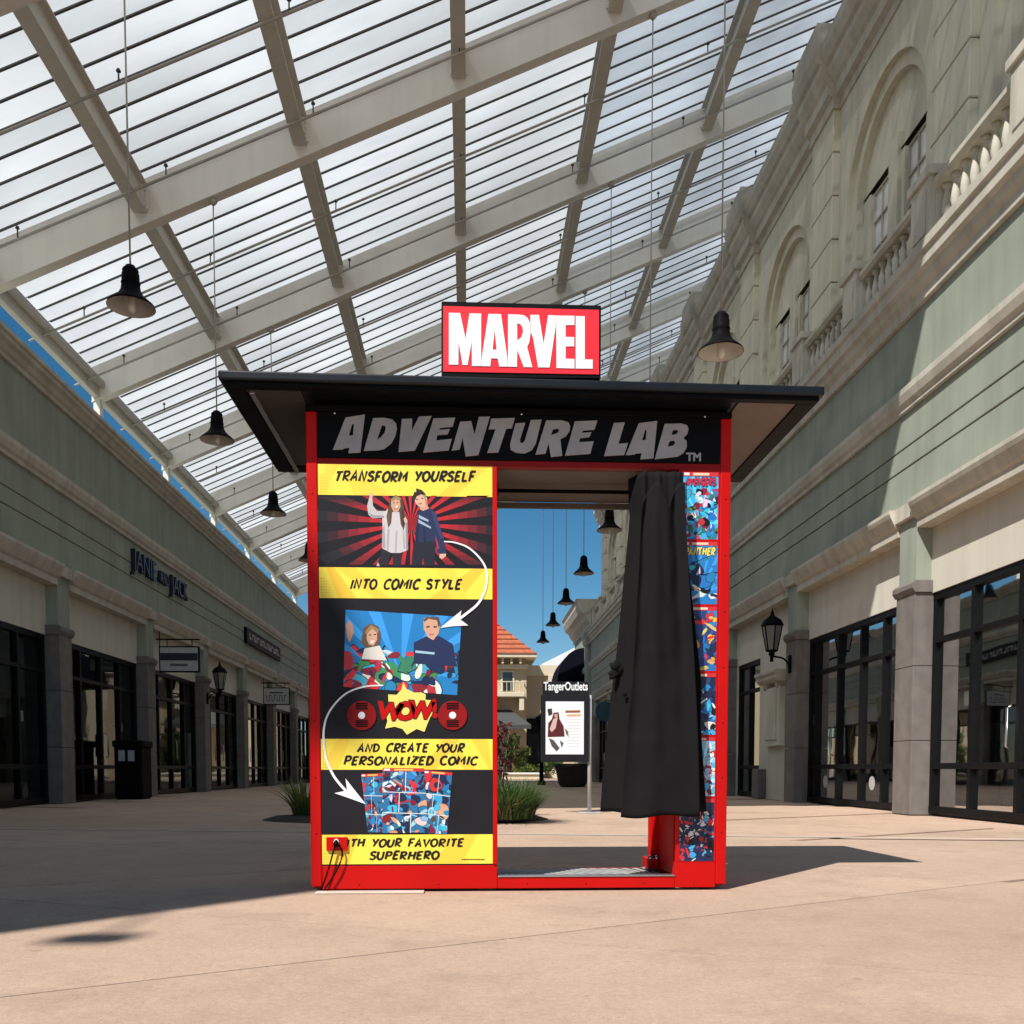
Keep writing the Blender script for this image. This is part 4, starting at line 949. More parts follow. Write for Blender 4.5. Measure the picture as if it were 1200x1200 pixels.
# two red round speakers flanking it
for cx_ in (424, 530.5):
    q = PY_(cx_, 838.5, Yp); P = MB(); m = MB(); rr = .073; n = 32
    plate(m, [[(q.x + rr * math.cos(2 * math.pi * k / n), q.z + rr * math.sin(2 * math.pi * k / n)) for k in range(n)]], Yp - .006, .006)
    dsc = part(panel, 'round_badge', m, 'red_dark', .002)
    for s_ in (-1, 1):
        m = MB()
        for k in range(4): m.box(q.x - .030, q.x + .030, Yp - .0068, Yp - .006, q.z + s_ * (.030 + k * .009), q.z + s_ * (.030 + k * .009) + .006)
        part(dsc, 'badge_print', m, 'black_board')
    m = MB(); m.lathe([(0, .004), (.016, .004), (.018, .002), (.018, 0), (0, 0)], 0, 0, 18, smooth=False); 
    m.v = [(q.x + x, Yp - .006 - z, q.z + y_) for x, y_, z in m.v]; part(dsc, 'badge_hub', m, 'sign_white')
# fanned comic pages
pal_c = [LBL, CYN, NAV, DRED, PWH, BLU, LRED, NAV, NAV, FLS, CYN, BRN, DRED, NAV]
def zc(p): return (350 + p[0] / 4.444, 780 + p[1] / 4.444)
collage('comic_page', [zc((325, 565)), zc((440, 560)), zc((440, 868)), zc((360, 868))], pal_c, 31, 60, .22, (.05, LRED, GLD), yy=Yp - .0010, ground_c=(.03, .16, .34), gut=True)
collage('comic_page', [zc((650, 545)), zc((800, 556)), zc((772, 878)), zc((640, 872))], pal_c, 33, 50, .24, (.05, LRED, GLD), yy=Yp - .0022, ground_c=(.03, .16, .34), gut=True)
collage('comic_page', [zc((437, 533)), zc((652, 535)), zc((680, 870)), zc((436, 872))], pal_c, 35, 110, .14, (.05, LRED, GLD), yy=Yp - .0045, ground_c=(.03, .16, .34), gut=True)
# cable plate and cable
q0 = PY_(382.5, 997, Yp - .010); q1 = PY_(407, 981, Yp - .010)
m = MB(); m.box(q0.x, q1.x, Yp - .014, Yp - .0005, q0.z, q1.z); pl = part(booth, 'cable_plate', m, 'red_paint', .002)
qc = PY_(394, 988, Yp - .02)
m = MB(); ring = [(qc.x + .011 * math.cos(t), Yp - .016, qc.z + .018 * math.sin(t)) for t in [math.pi * (k / 12) - .2 for k in range(14)]]; m.tube(ring, .0035, 6); part(pl, 'ring', m, 'sign_white')
def cab(pts):
    ps = [PY_(x, y, Yp - .022) for x, y in pts]; return smooth_poly([tuple(p) for p in ps], 5)
m = MB(); m.tube(cab(((393, 989), (390, 1000), (386, 1015), (381, 1030), (377, 1041))), .0045, 6); part(booth, 'power_cable', m, 'black_metal')
m = MB(); m.tube(cab(((394, 989), (399, 993), (401, 1002), (397, 1015), (390, 1028), (381, 1041))), .0045, 6); part(booth, 'power_cable', m, 'black_metal')
m = MB(); m.lathe([(0, 0), (.012, .002), (.014, .02), (.008, .032), (0, .034)], qc.x, Yp - .024, 10); m.v = [(x, y_, z + qc.z - .02) for x, y_, z in m.v]; part(booth, 'cable_gland', m, 'black_metal')
# right panel with a strip of comic covers
m = MB(); m.box(1.064, XR - PW - .001, Yp, Yp + .02, .147, 2.121); strip = part(booth, 'cover_strip', m, 'red_paint')
rowsy = [553.5, 635, 711, 789, 864, 936, 1012]
pals = [[CYN, GRN, NAV, PWH, LRED, DRED, BLU, INK], [NAV, BLU, CYN, BLU, NAV, INK, FLS, PWH], [LRED, GLD, LRED, BLU, NAV, ORG_], [NAV, INK, PWH, BLU, NAV, CYN], [LBL, CYN, LBL, LRED, PWH, DRED], [NAV, INK, PWH, CYN, NAV, LRED]]
xa_, xb_ = 1.083, 1.262
for k in range(6):
    za, zb_ = PY_(823, rowsy[k], Yp).z, PY_(823, rowsy[k + 1] - 3, Yp).z
    cs = [pxof(xa_, Yp - .0012, za), pxof(xb_, Yp - .0012, za), pxof(xb_, Yp - .0012, zb_), pxof(xa_, Yp - .0012, zb_)]
    collage('comic_cover', cs, pals[k], 50 + k, 40 if k in (1, 2) else 110, .22 if k in (1, 2) else .13, (.06, LRED, (.8, .6, .4)), par=strip, ground_c=(CYN, BLU, (.02, .05, .2), NAV, LBL, NAV)[k], v0=(.26, .38, .10, .24, .14, .2)[k], title=(('AVENGERS', (.6, .02, .05), NAV, .09, .20), ('PANTHER', (.8, .66, .12), INK, .09, .22), None, None, None, None)[k])
# curtain
m = MB(); NU, NV = 64, 60
ctl = [(553, 741, 801), (575, 741, 801), (600, 743, 801), (650, 738, 806), (700, 733, 811), (750, 728, 816), (800, 722, 821), (850, 716, 820), (900, 711, 824), (952, 707, 828)]
def itp(py):
    for a, b in zip(ctl, ctl[1:]):
        if py <= b[0]: t = (py - a[0]) / (b[0] - a[0]); t = max(0, t); return a[1] + (b[1] - a[1]) * t, a[2] + (b[2] - a[2]) * t
    return ctl[-1][1:]
vs = []; fs = []
for j in range(NV + 1):
    s_ = j / NV; py = 553 + (952 - 553) * s_; l_, r_ = itp(py)
    zz = PY_(770, py, YF - .03).z
    for i in range(NU + 1):
        t = i / NU; yb = YF - .034 - .004 * s_
        amp = .010 + .022 * s_
        fold = math.sin(t * 2 * math.pi * 3.2 + 1.2 * math.sin(s_ * 2.3) + .6) * .55 + math.sin(t * 2 * math.pi * 7.3 + 2 * s_) * .25 * (1 - .6 * s_) + .25 * math.sin(t * 5 + s_ * 9)
        crease = .006 * math.exp(-((s_ - .78 - .02 * math.sin(t * 6)) / .006) ** 2) + .004 * math.exp(-((s_ - .46 - .01 * math.sin(t * 5)) / .008) ** 2)
        yy = yb + amp * fold - crease
        if t < .22: yy += (.22 - t) * .55 * (1 - .2 * s_)          # left side turns back into the booth
        yy = max(yy, YF - .066); 
        if t > .5: yy = min(yy, YF - .012)
        q = PY_(l_ + (r_ - l_) * t, py, YF - .03)
        vs.append((q.x, yy, zz + .004 * math.sin(t * 20) * s_))
for j in range(NV):
    for i in range(NU): a = j * (NU + 1) + i; fs.append((a, a + 1, a + NU + 2, a + NU + 1))
m.add(vs, fs, 0, True); cu = part(booth, 'curtain', m, 'curtain')
sd = cu.modifiers.new('thick', 'SOLIDIFY'); sd.thickness = .003
ctl2 = [(566, 756, 801), (600, 751, 801), (700, 746, 807), (800, 740, 813), (868, 733, 816), (900, 730, 817), (959, 727, 818)]
def itp2(py):
    for a, b in zip(ctl2, ctl2[1:]):
        if py <= b[0]: t = max(0, (py - a[0]) / (b[0] - a[0])); return a[1] + (b[1] - a[1]) * t, a[2] + (b[2] - a[2]) * t
    return ctl2[-1][1:]
m = MB(); vs = []; fs = []; NU, NV = 48, 70
for j in range(NV + 1):
    for i in range(NU + 1):
        t = i / NU; top_ = 596 - 30 * abs(math.sin(t * math.pi * 1.55 + .15)) ** .8; s_ = j / NV; bot_ = 957.5 + 1.6 * math.sin(t * 8.5) - 3 * t * t; py = top_ + (bot_ - top_) * s_
        l_, r_ = itp2(py); q = PY_(l_ + (r_ - l_) * t, py, YF - .07)
        fold = .015 * math.sin(t * 9.0 + .5 * s_ + .6) * (1 - .55 * s_) + .006 * math.sin(t * 17 - 1.2 * s_) * (1 - .75 * s_) + .006 * math.sin(t * 3.1 + s_ * 2.2) + .0022 * math.sin(t * 6 + s_ * 19) * math.sin(s_ * 11 + t * 3) + .0016 * math.sin(t * 13 - s_ * 31) * math.sin(t * 4 + s_ * 6)
        for yc, am in ((762, .0035), (868, .004)):
            dd = (py - yc - 3 * math.sin(t * 4)) / 3.5; fold -= am * math.exp(-dd * dd) * max(0, 1 - abs(t - .35) * 2.2)
        vs.append((q.x, YF - .088 - .004 * s_ + fold * 1.5, q.z))
for j in range(NV):
    for i in range(NU): a = j * (NU + 1) + i; fs.append((a, a + 1, a + NU + 2, a + NU + 1))
m.add(vs, fs, 0, True); fr = part(cu, 'front_layer', m, 'curtain'); sd = fr.modifiers.new('thick', 'SOLIDIFY'); sd.thickness = .003
q = PY_(722, 787, YF + .03); m = MB(); r = random.Random(3)
for k in range(7):
    a = r.uniform(0, 6.28); m.tube([(q.x + .03, q.y + .02, q.z), (q.x + .02 * math.cos(a), q.y - .01, q.z + .03 * math.sin(a)), (q.x - .012 + .03 * math.cos(a), q.y - .015, q.z + .055 * math.sin(a))], [.012, .018, .006], 7)
part(cu, 'tie', m, 'curtain')
part(cu, 'eyelet', MB().lathe([(0, 1.005), (.010, 1.0), (.010, .99), (0, .985)], PY_(733, 879, YF - .06).x, YF - .03, 10), 'black_metal')
# low concrete plinth under the booth
m = MB(); q = PG(495, 1047); m.box(-.76, -.22, 4.68, 4.745, 0.001, .010); part(booth, 'levelling_strip', m, 'kerb', .003)

# ================================================================== WALL LANTERNS
def lantern(x, y_, sgn, label):
    """hangs on an arm from the wall at x + sgn*.38"""
    t = thing('wall_lantern', (x, y_, 2.7), label, 'lantern', 'wall lanterns on the shop pillars'); xw = x + sgn * .40
    def hexf(r, z): return [(x + r * math.cos(math.pi / 6 + math.pi / 3 * k), y_ + r * math.sin(math.pi / 6 + math.pi / 3 * k), z) for k in range(6)]
    lo, hi = hexf(.10, 2.80), hexf(.185, 3.26)
    g = MB(); g.add(lo + hi, [(k, (k + 1) % 6, (k + 1) % 6 + 6, k + 6) for k in range(6)]); part(t, 'glass', g, 'lantern_glass')
    m = MB()
    for k in range(6): m.tube([lo[k], hi[k]], .013, 6)
    for lv in (lo, hi):
        for k in range(6): m.tube([lv[k], lv[(k + 1) % 6]], .016, 6)
    part(t, 'cage', m, 'black_metal')
    m = MB(); a, b, c = hexf(.215, 3.265), hexf(.16, 3.36), hexf(.05, 3.44)
    m.add(a + b + c, [(k, (k + 1) % 6, (k + 1) % 6 + 6, k + 6) for k in range(6)] + [(k + 6, (k + 1) % 6 + 6, (k + 1) % 6 + 12, k + 12) for k in range(6)] + [tuple(range(5, -1, -1))])
    part(t, 'roof', m, 'black_metal')
    part(t, 'finial', MB().lathe([(.04, 3.44), (.045, 3.46), (.02, 3.48), (.035, 3.50), (.015, 3.53), (.0, 3.60)], x, y_, 10), 'black_metal')
    part(t, 'base_cup', MB().lathe([(.0, 2.60), (.03, 2.60), (.035, 2.70), (.06, 2.73), (.05, 2.77), (.11, 2.80), (.0, 2.80)], x, y_, 12), 'black_metal')
    m = MB(); pts = smooth_poly([(x, y_, 2.70), (x + sgn * .10, y_, 2.69), (x + sgn * .22, y_, 2.66), (x + sgn * .31, y_, 2.57), (x + sgn * .345, y_, 2.46)], 5); m.tube(pts, .018, 8); part(t, 'arm', m, 'black_metal')
    m = MB(); m.box(x + sgn * .32, x + sgn * .36, y_ - .05, y_ + .05, 2.40, 2.72); part(t, 'wall_plate', m, 'black_metal', .01)
lantern(RX - .41, 17.25, 1, 'black six-sided wall lantern on the right stone pillar beside the shop window')
lantern(LX + .41, 26.3, -1, 'black wall lantern on a left pillar, between the two hanging shop signs')

# ================================================================== SHOP SIGNS
RotL = Matrix.Rotation(math.pi / 2, 4, 'Z') @ Matrix.Rotation(math.pi / 2, 4, 'X')     # letters facing +x, reading towards +y
m = MB(); s1 = thing('shop_sign', (LX, 22.7, 4.85), 'raised dark navy letters on the left frieze reading JANIE AND JACK', 'sign')
def frieze_word(root, word, yc, zc_, size, fit, matn): return text_part(root, 'letters', word, size, Matrix.Translation((LX + .05, yc, zc_)) @ RotL, matn, .045, fit=fit)
frieze_word(s1, 'JANIE', 21.45, 5.10, .62, 1.5, 'navy'); frieze_word(s1, 'AND', 22.75, 5.08, .40, .65, 'navy'); frieze_word(s1, 'JACK', 23.95, 5.08, .60, 1.35, 'navy')
s2 = thing('shop_sign', (LX, 33.7, 4.7), 'long black sign board with small pale letters on the left frieze', 'sign')
m = MB(); m.box(LX + .002, LX + .10, 30.95, 36.4, 4.70, 5.20); part(s2, 'board', m, 'black_board', .01)
m = MB()
for k in range(13):
    y0 = 31.3 + k * .38
    m.box(LX + .10, LX + .112, y0, y0 + .05, 4.86, 5.06); m.box(LX + .10, LX + .111, y0 + .055, y0 + .22, 5.01 if k % 2 else 4.86, 5.06 if k % 2 else 4.91)
    if k % 3: m.box(LX + .10, LX + .1115, y0 + .225, y0 + .27, 4.86, 5.06)
part(s2, 'letters', m, 'sign_grey')
def blade_sign(y_, label, band):
    t = thing('hanging_sign', (LX, y_, 2.9), label, 'sign', 'blade signs along the left shops')
    part(t, 'bracket', MB().tube([(LX, y_, 3.62), (LX + 1.0, y_, 3.62)], .018, 8).tube([(LX + .08, y_, 3.40), (LX + .08, y_, 3.80)], .012, 6).tube([(LX + .25, y_, 3.45), (LX + .25, y_, 3.62)], .01, 6).tube([(LX + .82, y_, 3.45), (LX + .82, y_, 3.62)], .01, 6), 'black_metal')
    m = MB(); m.box(LX + .07, LX + .99, y_ - .04, y_ + .04, 2.86, 3.46); part(t, 'frame', m, 'black_metal', .006)
    m = MB(); m.box(LX + .10, LX + .96, y_ - .046, y_ + .046, 2.89, 3.43); part(t, 'panel', m, 'sign_grey', .003)
    if band:
        m = MB(); m.box(LX + .105, LX + .955, y_ - .049, y_ + .049, 3.13, 3.30); part(t, 'band', m, 'navy')
        m = MB()
        for k in range(9): m.box(LX + .33 + k * .045, LX + .362 + k * .045, y_ - .0485, y_ - .046, 3.0, 3.055)
        part(t, 'small_print', m, 'black_board')
    else:
        m = MB()
        for k in range(8):
            x0 = LX + .19 + k * .088
            m.box(x0, x0 + .018, y_ - .0485, y_ - .046, 2.98, 3.20); m.box(x0 + .019, x0 + .06, y_ - .048, y_ - .046, 3.17 if k % 2 else 2.98, 3.20 if k % 2 else 3.01)
        m.box(LX + .30, LX + .76, y_ - .048, y_ - .046, 3.26, 3.30)
        part(t, 'small_print', m, 'charcoal')
blade_sign(22.3, 'pale hanging blade sign with a wide dark blue band, nearer on the left row', True)
blade_sign(33.4, 'smaller pale hanging blade sign covered in grey letters, farther on the left row', False)
# round teal blade sign on the right row
t = thing('round_sign', (5.55, 37.5, 2.6), 'round dark teal blade sign on the right row, left of the curtain', 'sign')
n = 28; m = MB(); plate(m, [[(5.50 + .40 * math.cos(2 * math.pi * k / n), 2.92 + .40 * math.sin(2 * math.pi * k / n)) for k in range(n)]], 37.46, .08); part(t, 'disc', m, 'teal', .01)
m = MB(); m.tube([(5.5, 37.5, 3.35), (6.1, 37.5, 3.35)], .02, 6); m.tube([(5.5, 37.5, 3.3), (5.5, 37.5, 3.36)], .015, 6); part(t, 'bracket', m, 'black_metal')
t = thing('wall_lantern', (5.6, 33.0, 3.2), 'dark wall lantern in shade, left of the curtain through the opening', 'lantern', 'wall lanterns on the shop pillars')
def far_lantern(t, x, y_, z_):
    part(t, 'body', MB().lathe([(0, z_), (.10, z_ + .02), (.20, z_ + .5), (.24, z_ + .52), (.12, z_ + .66), (.03, z_ + .72), (0, z_ + .86)], x, y_, 8, smooth=False), 'black_metal')
    part(t, 'arm', MB().tube([(x, y_, z_), (x + .2, y_, z_ - .08), (x + .44, y_, z_ - .2)], .03, 6), 'black_metal')
far_lantern(t, 5.6, 33.0, 4.4)

# ================================================================== LITTER BIN on the left
t = thing('litter_bin', (-6.95, 19.75, 0), 'square black litter bin with pale notices by the left shops', 'bin')
m = MB(); m.box(-7.15, -6.6, 19.4, 20.0, .03, 1.06); part(t, 'body', m, 'black_metal', .02)
m = MB(); m.box(-7.18, -6.57, 19.37, 20.03, 1.06, 1.20); part(t, 'lid', m, 'black_metal', .03)
m = MB(); m.box(-7.12, -6.63, 19.43, 19.97, 0, .03); part(t, 'foot', m, 'black_metal')
for x0 in (-7.06, -6.87):
    m = MB(); m.box(x0, x0 + .13, 19.39, 19.399, .78, 1.0); part(t, 'notice', m, 'sign_grey')

# ================================================================== POSTER STAND seen through the opening
t = thing('poster_stand', (1.36, 13.12, 0), 'grey display stand with a bright white poster and outlet name on top', 'sign')
YD = 13.1
def zd(px, py): q = PY_(px, py, YD); return q.x, q.z
xl, zt = zd(634, 814); xr, zb = zd(690, 893)
part(t, 'pole', MB().tube([(PG(691, 953).x, YD + .06, 0), (PG(691, 953).x, YD + .06, zt)], .028, 10), 'sign_grey')
m = MB(); m.box(PG(691, 953).x - .16, PG(691, 953).x + .16, YD - .08, YD + .2, 0.001, .015); part(t, 'base_plate', m, 'sign_grey', .004)
m = MB(); m.box(xl, xr, YD, YD + .05, zb, zt); part(t, 'frame', m, 'charcoal', .006)
hx0, hz0 = zd(636, 818); hx1, hz1 = zd(690, 799)
m = MB(); m.box(hx0, hx1, YD + .005, YD + .04, zt, hz1); hd = part(t, 'header', m, 'charcoal', .004)
text_part(hd, 'lettering', 'TangerOutlets', .16, Matrix.Translation(((hx0 + hx1) / 2, YD + .003, (hz0 + hz1) / 2 + .045)) @ Matrix.Rotation(math.pi / 2, 4, 'X'), 'sign_white', .002, offset=.004, fit=(hx1 - hx0) * .96)
x0, z1_ = zd(639.5, 822); x1, z0 = zd(684, 884)
m = MB(); m.box(x0, x1, YD - .006, YD, z0, z1_); po = part(t, 'poster', m, 'sign_white')
P = Print(YD - .0068)
def zz_(p): return (580 + p[0] / 8.571, 830 + p[1] / 8.571)
for pts, col in (([(590,45),(640,40),(650,110),(690,180),(700,285),(530,290),(535,150),(570,110)], (.10, .015, .02)), ([(585,110),(630,90),(610,200),(570,240),(550,210)], (.62, .45, .4)),
                 ([(595,60),(630,55),(628,90),(600,95)], (.55, .33, .26)), ([(525,10),(570,0),(580,60),(540,80)], (.05, .03, .03)), ([(700,200),(735,230),(740,290),(715,260)], (.12, .11, .11)),
                 ([(540,300),(590,320),(650,400),(620,435),(570,380)], (.08, .08, .08)), ([(650,320),(690,350),(670,400)], (.10, .10, .10)),
                 ([(708,22),(858,20),(858,44),(708,46)], (.30, .10, .03)), ([(720,62),(860,60),(860,80),(720,82)], (.78, .38, .2))):
    P.px([zz_(p) for p in pts], col)
for k in range(10): P.px([zz_(p) for p in ((728, 110 + k * 30), (860, 110 + k * 30), (860, 114 + k * 30), (728, 114 + k * 30))], (.62, .62, .62))
part(po, 'poster_print', P, 'print')
# slim dark post and planter farther down the walkway
q = PG(634.5, 920); pt = thing('lamp_post', (q.x, q.y, 0), 'slim dark post standing left of the poster stand, far down the walkway', 'post')
part(pt, 'pole', MB().tube([(q.x, q.y, 0), (q.x, q.y, 2.2)], [.09, .06], 8), 'black_metal'); part(pt, 'base', MB().lathe([(0, .002), (.16, .002), (.16, .12), (.10, .2), (0, .2)], q.x, q.y, 10), 'black_metal')
m = MB(); part(pt, 'lamp_head', m.lathe([(0, 2.18), (.16, 2.2), (.22, 2.55), (.26, 2.57), (.06, 2.72), (0, 2.8)], q.x, q.y, 8, smooth=False), 'black_metal')
q = PG(671, 922); t = thing('planter', (q.x, q.y, 0), 'dark round planter tub behind the poster stand', 'planter')
part(t, 'tub', MB().lathe([(0, .002), (.42, .002), (.50, .12), (.60, .62), (.64, .66), (.64, .74), (.56, .74), (.54, .66), (0, .66)], q.x, q.y, 24), 'pot')
part(t, 'rim', MB().lathe([(.60, .745), (.66, .75), (.66, .80), (.60, .80)], q.x, q.y, 24), 'pot')

# ================================================================== PLANTS
def blades(center, r0, h0, n, wd, seed, lean=.6, curve=.5):
    r = random.Random(seed); m = MB()
    for k in range(n):
        a = r.uniform(0, 2 * math.pi); rad = r0 * math.sqrt(r.random()); bx, by = center[0] + rad * math.cos(a), center[1] + rad * math.sin(a)
        a2 = a + r.uniform(-.7, .7); L_ = h0 * r.uniform(.55, 1.1); ln = lean * r.uniform(.2, 1.1) * (.4 + .8 * rad / max(r0, .01)); w_ = wd * r.uniform(.7, 1.3)
        px_, py_ = -math.sin(a2) * w_, math.cos(a2) * w_; vs = []
        for q in range(5):
            s_ = q / 4; out = L_ * ln * s_ ** (1 + curve); up = L_ * (s_ - curve * .55 * ln * s_ * s_); f = (1 - s_) ** .7 if q < 4 else 0.04
            vs += [(bx + math.cos(a2) * out - px_ * f, by + math.sin(a2) * out - py_ * f, max(.002, center[2] + up)), (bx + math.cos(a2) * out + px_ * f, by + math.sin(a2) * out + py_ * f, max(.002, center[2] + up))]
        m.add(vs, [(2 * q, 2 * q + 1, 2 * q + 3, 2 * q + 2) for q in range(4)])
    return m
bed = MB(); n = 40; bx, by = -.75, 11.6
bed.add([(bx + 1.75 * math.cos(2 * math.pi * k / n), by + .95 * math.sin(2 * math.pi * k / n), .006) for k in range(n)] + [(bx + 1.6 * math.cos(2 * math.pi * k / n), by + .8 * math.sin(2 * math.pi * k / n), .05) for k in range(n)] + [(bx, by, .08)],
        [(k, (k + 1) % n, (k + 1) % n + n, k + n) for k in range(n)] + [(n + k, n + (k + 1) % n, 2 * n) for k in range(n)])
single('planting_bed', bed, 'mulch', (bx, by, 0), None, None, kind='structure')
def grass(loc, r0, h0, n, wd, seed, mt, label, lean=.6, curve=.5):
    t = thing('ornamental_grass', loc, label, 'plant', 'plants behind the booth')
    part(t, 'blades', blades((loc[0], loc[1], loc[2]), r0, h0, n, wd, seed, lean, curve), mt)
    part(t, 'dry_blades', blades((loc[0], loc[1], loc[2]), r0, h0 * .9, n // 9, wd * 1.1, seed + 40, lean * 1.3, curve), 'leaf_dry')
    part(t, 'crown', MB().lathe([(0, loc[2] - .02), (r0 * .8, loc[2] - .02), (r0 * .5, loc[2] + .06), (0, loc[2] + .08)], loc[0], loc[1], 10), 'bark')
grass((.42, 10.95, .05), .36, .54, 2000, .007, 3, 'leaf_green', 'bushy green grass clump seen through the booth opening', 1.0, .8)
grass((-2.0, 11.75, .05), .16, .55, 220, .011, 4, 'leaf_light', 'spiky pale plant left of the booth near its red post', 1.1, .5)
grass((-1.1, 11.9, .05), .25, .6, 500, .008, 9, 'leaf_green', 'green grass clump hidden behind the poster panel', .9, .7)
t = thing('red_shrub', (.40, 12.1, .05), 'dark red leafed shrub behind the grass clump at the opening', 'plant', 'plants behind the booth')
m = MB(); r = random.Random(5)
for k in range(5): m.tube([(.40, 12.1, .03), (.40 + r.uniform(-.08, .08), 12.1 + r.uniform(-.1, .1), .6), (.40 + r.uniform(-.16, .16), 12.1 + r.uniform(-.2, .2), 1.15)], [.018, .013, .006], 6)
part(t, 'stem', m, 'bark'); m = MB()
for k in range(380):
    c = Vector((.40 + r.gauss(0, .10), 12.1 + r.gauss(0, .14), r.uniform(.35, 1.22))); d = Vector((r.gauss(0, 1), r.gauss(0, 1), r.gauss(-.3, .8))).normalized(); s_ = d.cross(Vector((r.random(), r.random(), r.random()))).normalized() * r.uniform(.012, .022); L_ = r.uniform(.05, .10)
    m.add([c, c + d * L_ * .5 + s_, c + d * L_, c + d * L_ * .5 - s_], [(0, 1, 2, 3)])
part(t, 'leaves', m, 'leaf_red')

# ================================================================== FAR END OF THE WALKWAY
YW = 62.0
def fx(px, py, Y=YW): q = PY_(px, py, Y); return q.x, q.z
t = thing('tiled_building', (0, YW, 0), 'tan building with orange tiled hip roof and small balcony, far end of the walkway', 'building')
ex, ez = fx(628, 768); rx_, rz_ = fx(585, 728)
m = MB(); m.box(-9, fx(617, 780)[0], YW, YW + 9, 0, ez - .1); part(t, 'wall', m, 'far_wall')
m = MB(); m.box(-9.1, fx(619, 780)[0], YW - .25, YW, ez - .9, ez - .62); part(t, 'eave_band', m, 'far_cream')
for k in range(24): 
    x0 = -8.8 + k * .58
    if x0 < ex - .8: mm_ = MB(); mm_.box(x0, x0 + .14, YW - .7, YW - .01, ez - .6, ez - .2); part(t, 'eave_bracket', mm_, 'far_cream')
m = MB(); e0 = YW - .9; hz = rz_ + .9
slope = (rz_ - ez) / (ex - rx_)
hx = ex - (hz + 2.2 - ez) / slope; top = hz + 2.2
m.add([(-9.8, e0, ez), (ex, e0, ez), (ex, YW + 10, ez), (-9.8, YW + 10, ez), (-5, YW + 4.5, top), (hx, YW + 4.5, top)], [(0, 1, 5, 4), (1, 2, 5), (2, 3, 4, 5), (3, 0, 4)])
m.box(-9.8, ex, e0, YW + 10, ez - .22, ez - .002, 1)
rf = part(t, 'roof', m, ['far_roof', 'far_cream'])
r = random.Random(2); g = MB()                     # courses of tiles on the front slope
for k in range(15):
    f = k / 15; y0 = e0 + (5.4) * f; z0 = ez + (top - ez) * f; xa = -9.8 + 4.8 * f; xb = ex + (hx - ex) * f
    g.box(xa, xb, y0 - .06, y0 + .10, z0 + .0, z0 + .07)
part(rf, 'tile_course', g, 'far_roof')
wx0, wz1 = fx(589, 788); wx1, wz0 = fx(600.5, 810)
m = MB(); m.box(wx0 - .12, wx1 + .12, YW - .08, YW + .01, wz0, wz1 + .12); wd = part(t, 'window', m, 'far_cream'); m = MB(); m.box(wx0, wx1, YW - .10, YW - .081, wz0 + .02, wz1); part(wd, 'pane', m, 'far_glass')
bx0, bz0 = fx(583, 815); bx1, bz1 = fx(614, 801)
m = MB(); m.box(bx0 - 2, bx1, YW - 1.0, YW, bz0 - .15, bz0 + .15); bc = part(t, 'balcony', m, 'far_cream', .03)
m = MB()
for k in range(14): xx = bx0 - 1.9 + (bx1 - bx0 + 1.8) * k / 13; m.box(xx, xx + .04, YW - .98, YW - .94, bz0 + .15, bz1)
m.box(bx0 - 2, bx1, YW - 1.0, YW - .93, bz1, bz1 + .06); m.box(bx1 - .06, bx1 - .002, YW - .93, YW, bz1, bz1 + .06); part(bc, 'railing', m, 'far_cream')
m = MB(); m.box(bx1 - .35, bx1 - .05, YW - .9, YW - .01, bz0 - 1.0, bz0 - .151); part(bc, 'corbel', m, 'far_cream')
ax0, az0 = fx(582, 851); ax1, az1 = fx(620, 832)
m = MB(); m.add([(ax0 - 2, YW, az1), (ax1 - 1.2, YW, az1), (ax1, YW - 2.0, az0), (ax0 - 2, YW - 2.0, az0), (ax0 - 2, YW, az1 - .08), (ax1 - 1.2, YW, az1 - .08), (ax1, YW - 2.0, az0 - .25), (ax0 - 2, YW - 2.0, az0 - .25)], [(0, 1, 2, 3), (4, 7, 6, 5), (2, 6, 7, 3), (1, 5, 6, 2), (0, 3, 7, 4)]); part(t, 'awning', m, 'awning_grey')
dx0, dz1 = fx(616, 838)
t = thing('annex_building', (5, YW + 1, 0), 'tan and cream flat annex right of the tiled roof building', 'building')
axr, azt = fx(651, 780); axl, _ = fx(617, 780)
m = MB(); m.box(axl + .01, axr + 3, YW + 1.2, YW + 8, 0, azt); part(t, 'wall', m, 'far_wall')
m = MB(); m.box(axl + .01, axr + 3.1, YW + 1.0, YW + 1.19, azt - .55, azt + .12); part(t, 'cornice', m, 'far_cream')
m = MB(); m.box(axr - .4, axr + .4, YW + .9, YW + 1.19, 0, azt - .56); part(t, 'pier', m, 'far_cream')
sx0, sz1 = fx(617, 841); sx1, sz0 = fx(636, 904)
m = MB(); m.box(sx0, sx1, YW + 1.05, YW + 1.19, .2, sz1); wd = part(t, 'shop_window', m, 'frame_black'); m = MB(); m.box(sx0 + .15, sx1 - .15, YW + 1.03, YW + 1.049, .8, sz1 - 1.0); part(wd, 'pane', m, 'far_glass')
t = thing('white_building', (9, 78, 0), 'white gabled building far behind the annex', 'building')
gx0, gz0 = fx(634, 779, 78); gx1, gz1 = fx(674, 759, 78)
m = MB(); m.box(gx0 + .4, gx1 + 8, 78.2, 88, 0, gz0 - .25); part(t, 'wall', m, 'far_cream')
m = MB(); sl = (gz1 - gz0) / (gx1 - gx0); m.ext([(gx0, gz0 - .25), (gx1 + 8.5, gz0 - .25), (gx1 + 8.5, gz1 - 1), (gx1 + 3, gz1 + 3 * sl), (gx0, gz0)], 77.6, 88.5, 'y'); part(t, 'roof', m, 'far_white')
m = MB(); ww, wz = fx(660, 782, 78); m.box(ww, ww + 1.4, 78.12, 78.19, wz - 1.6, wz); part(t, 'window', m, 'far_glass')
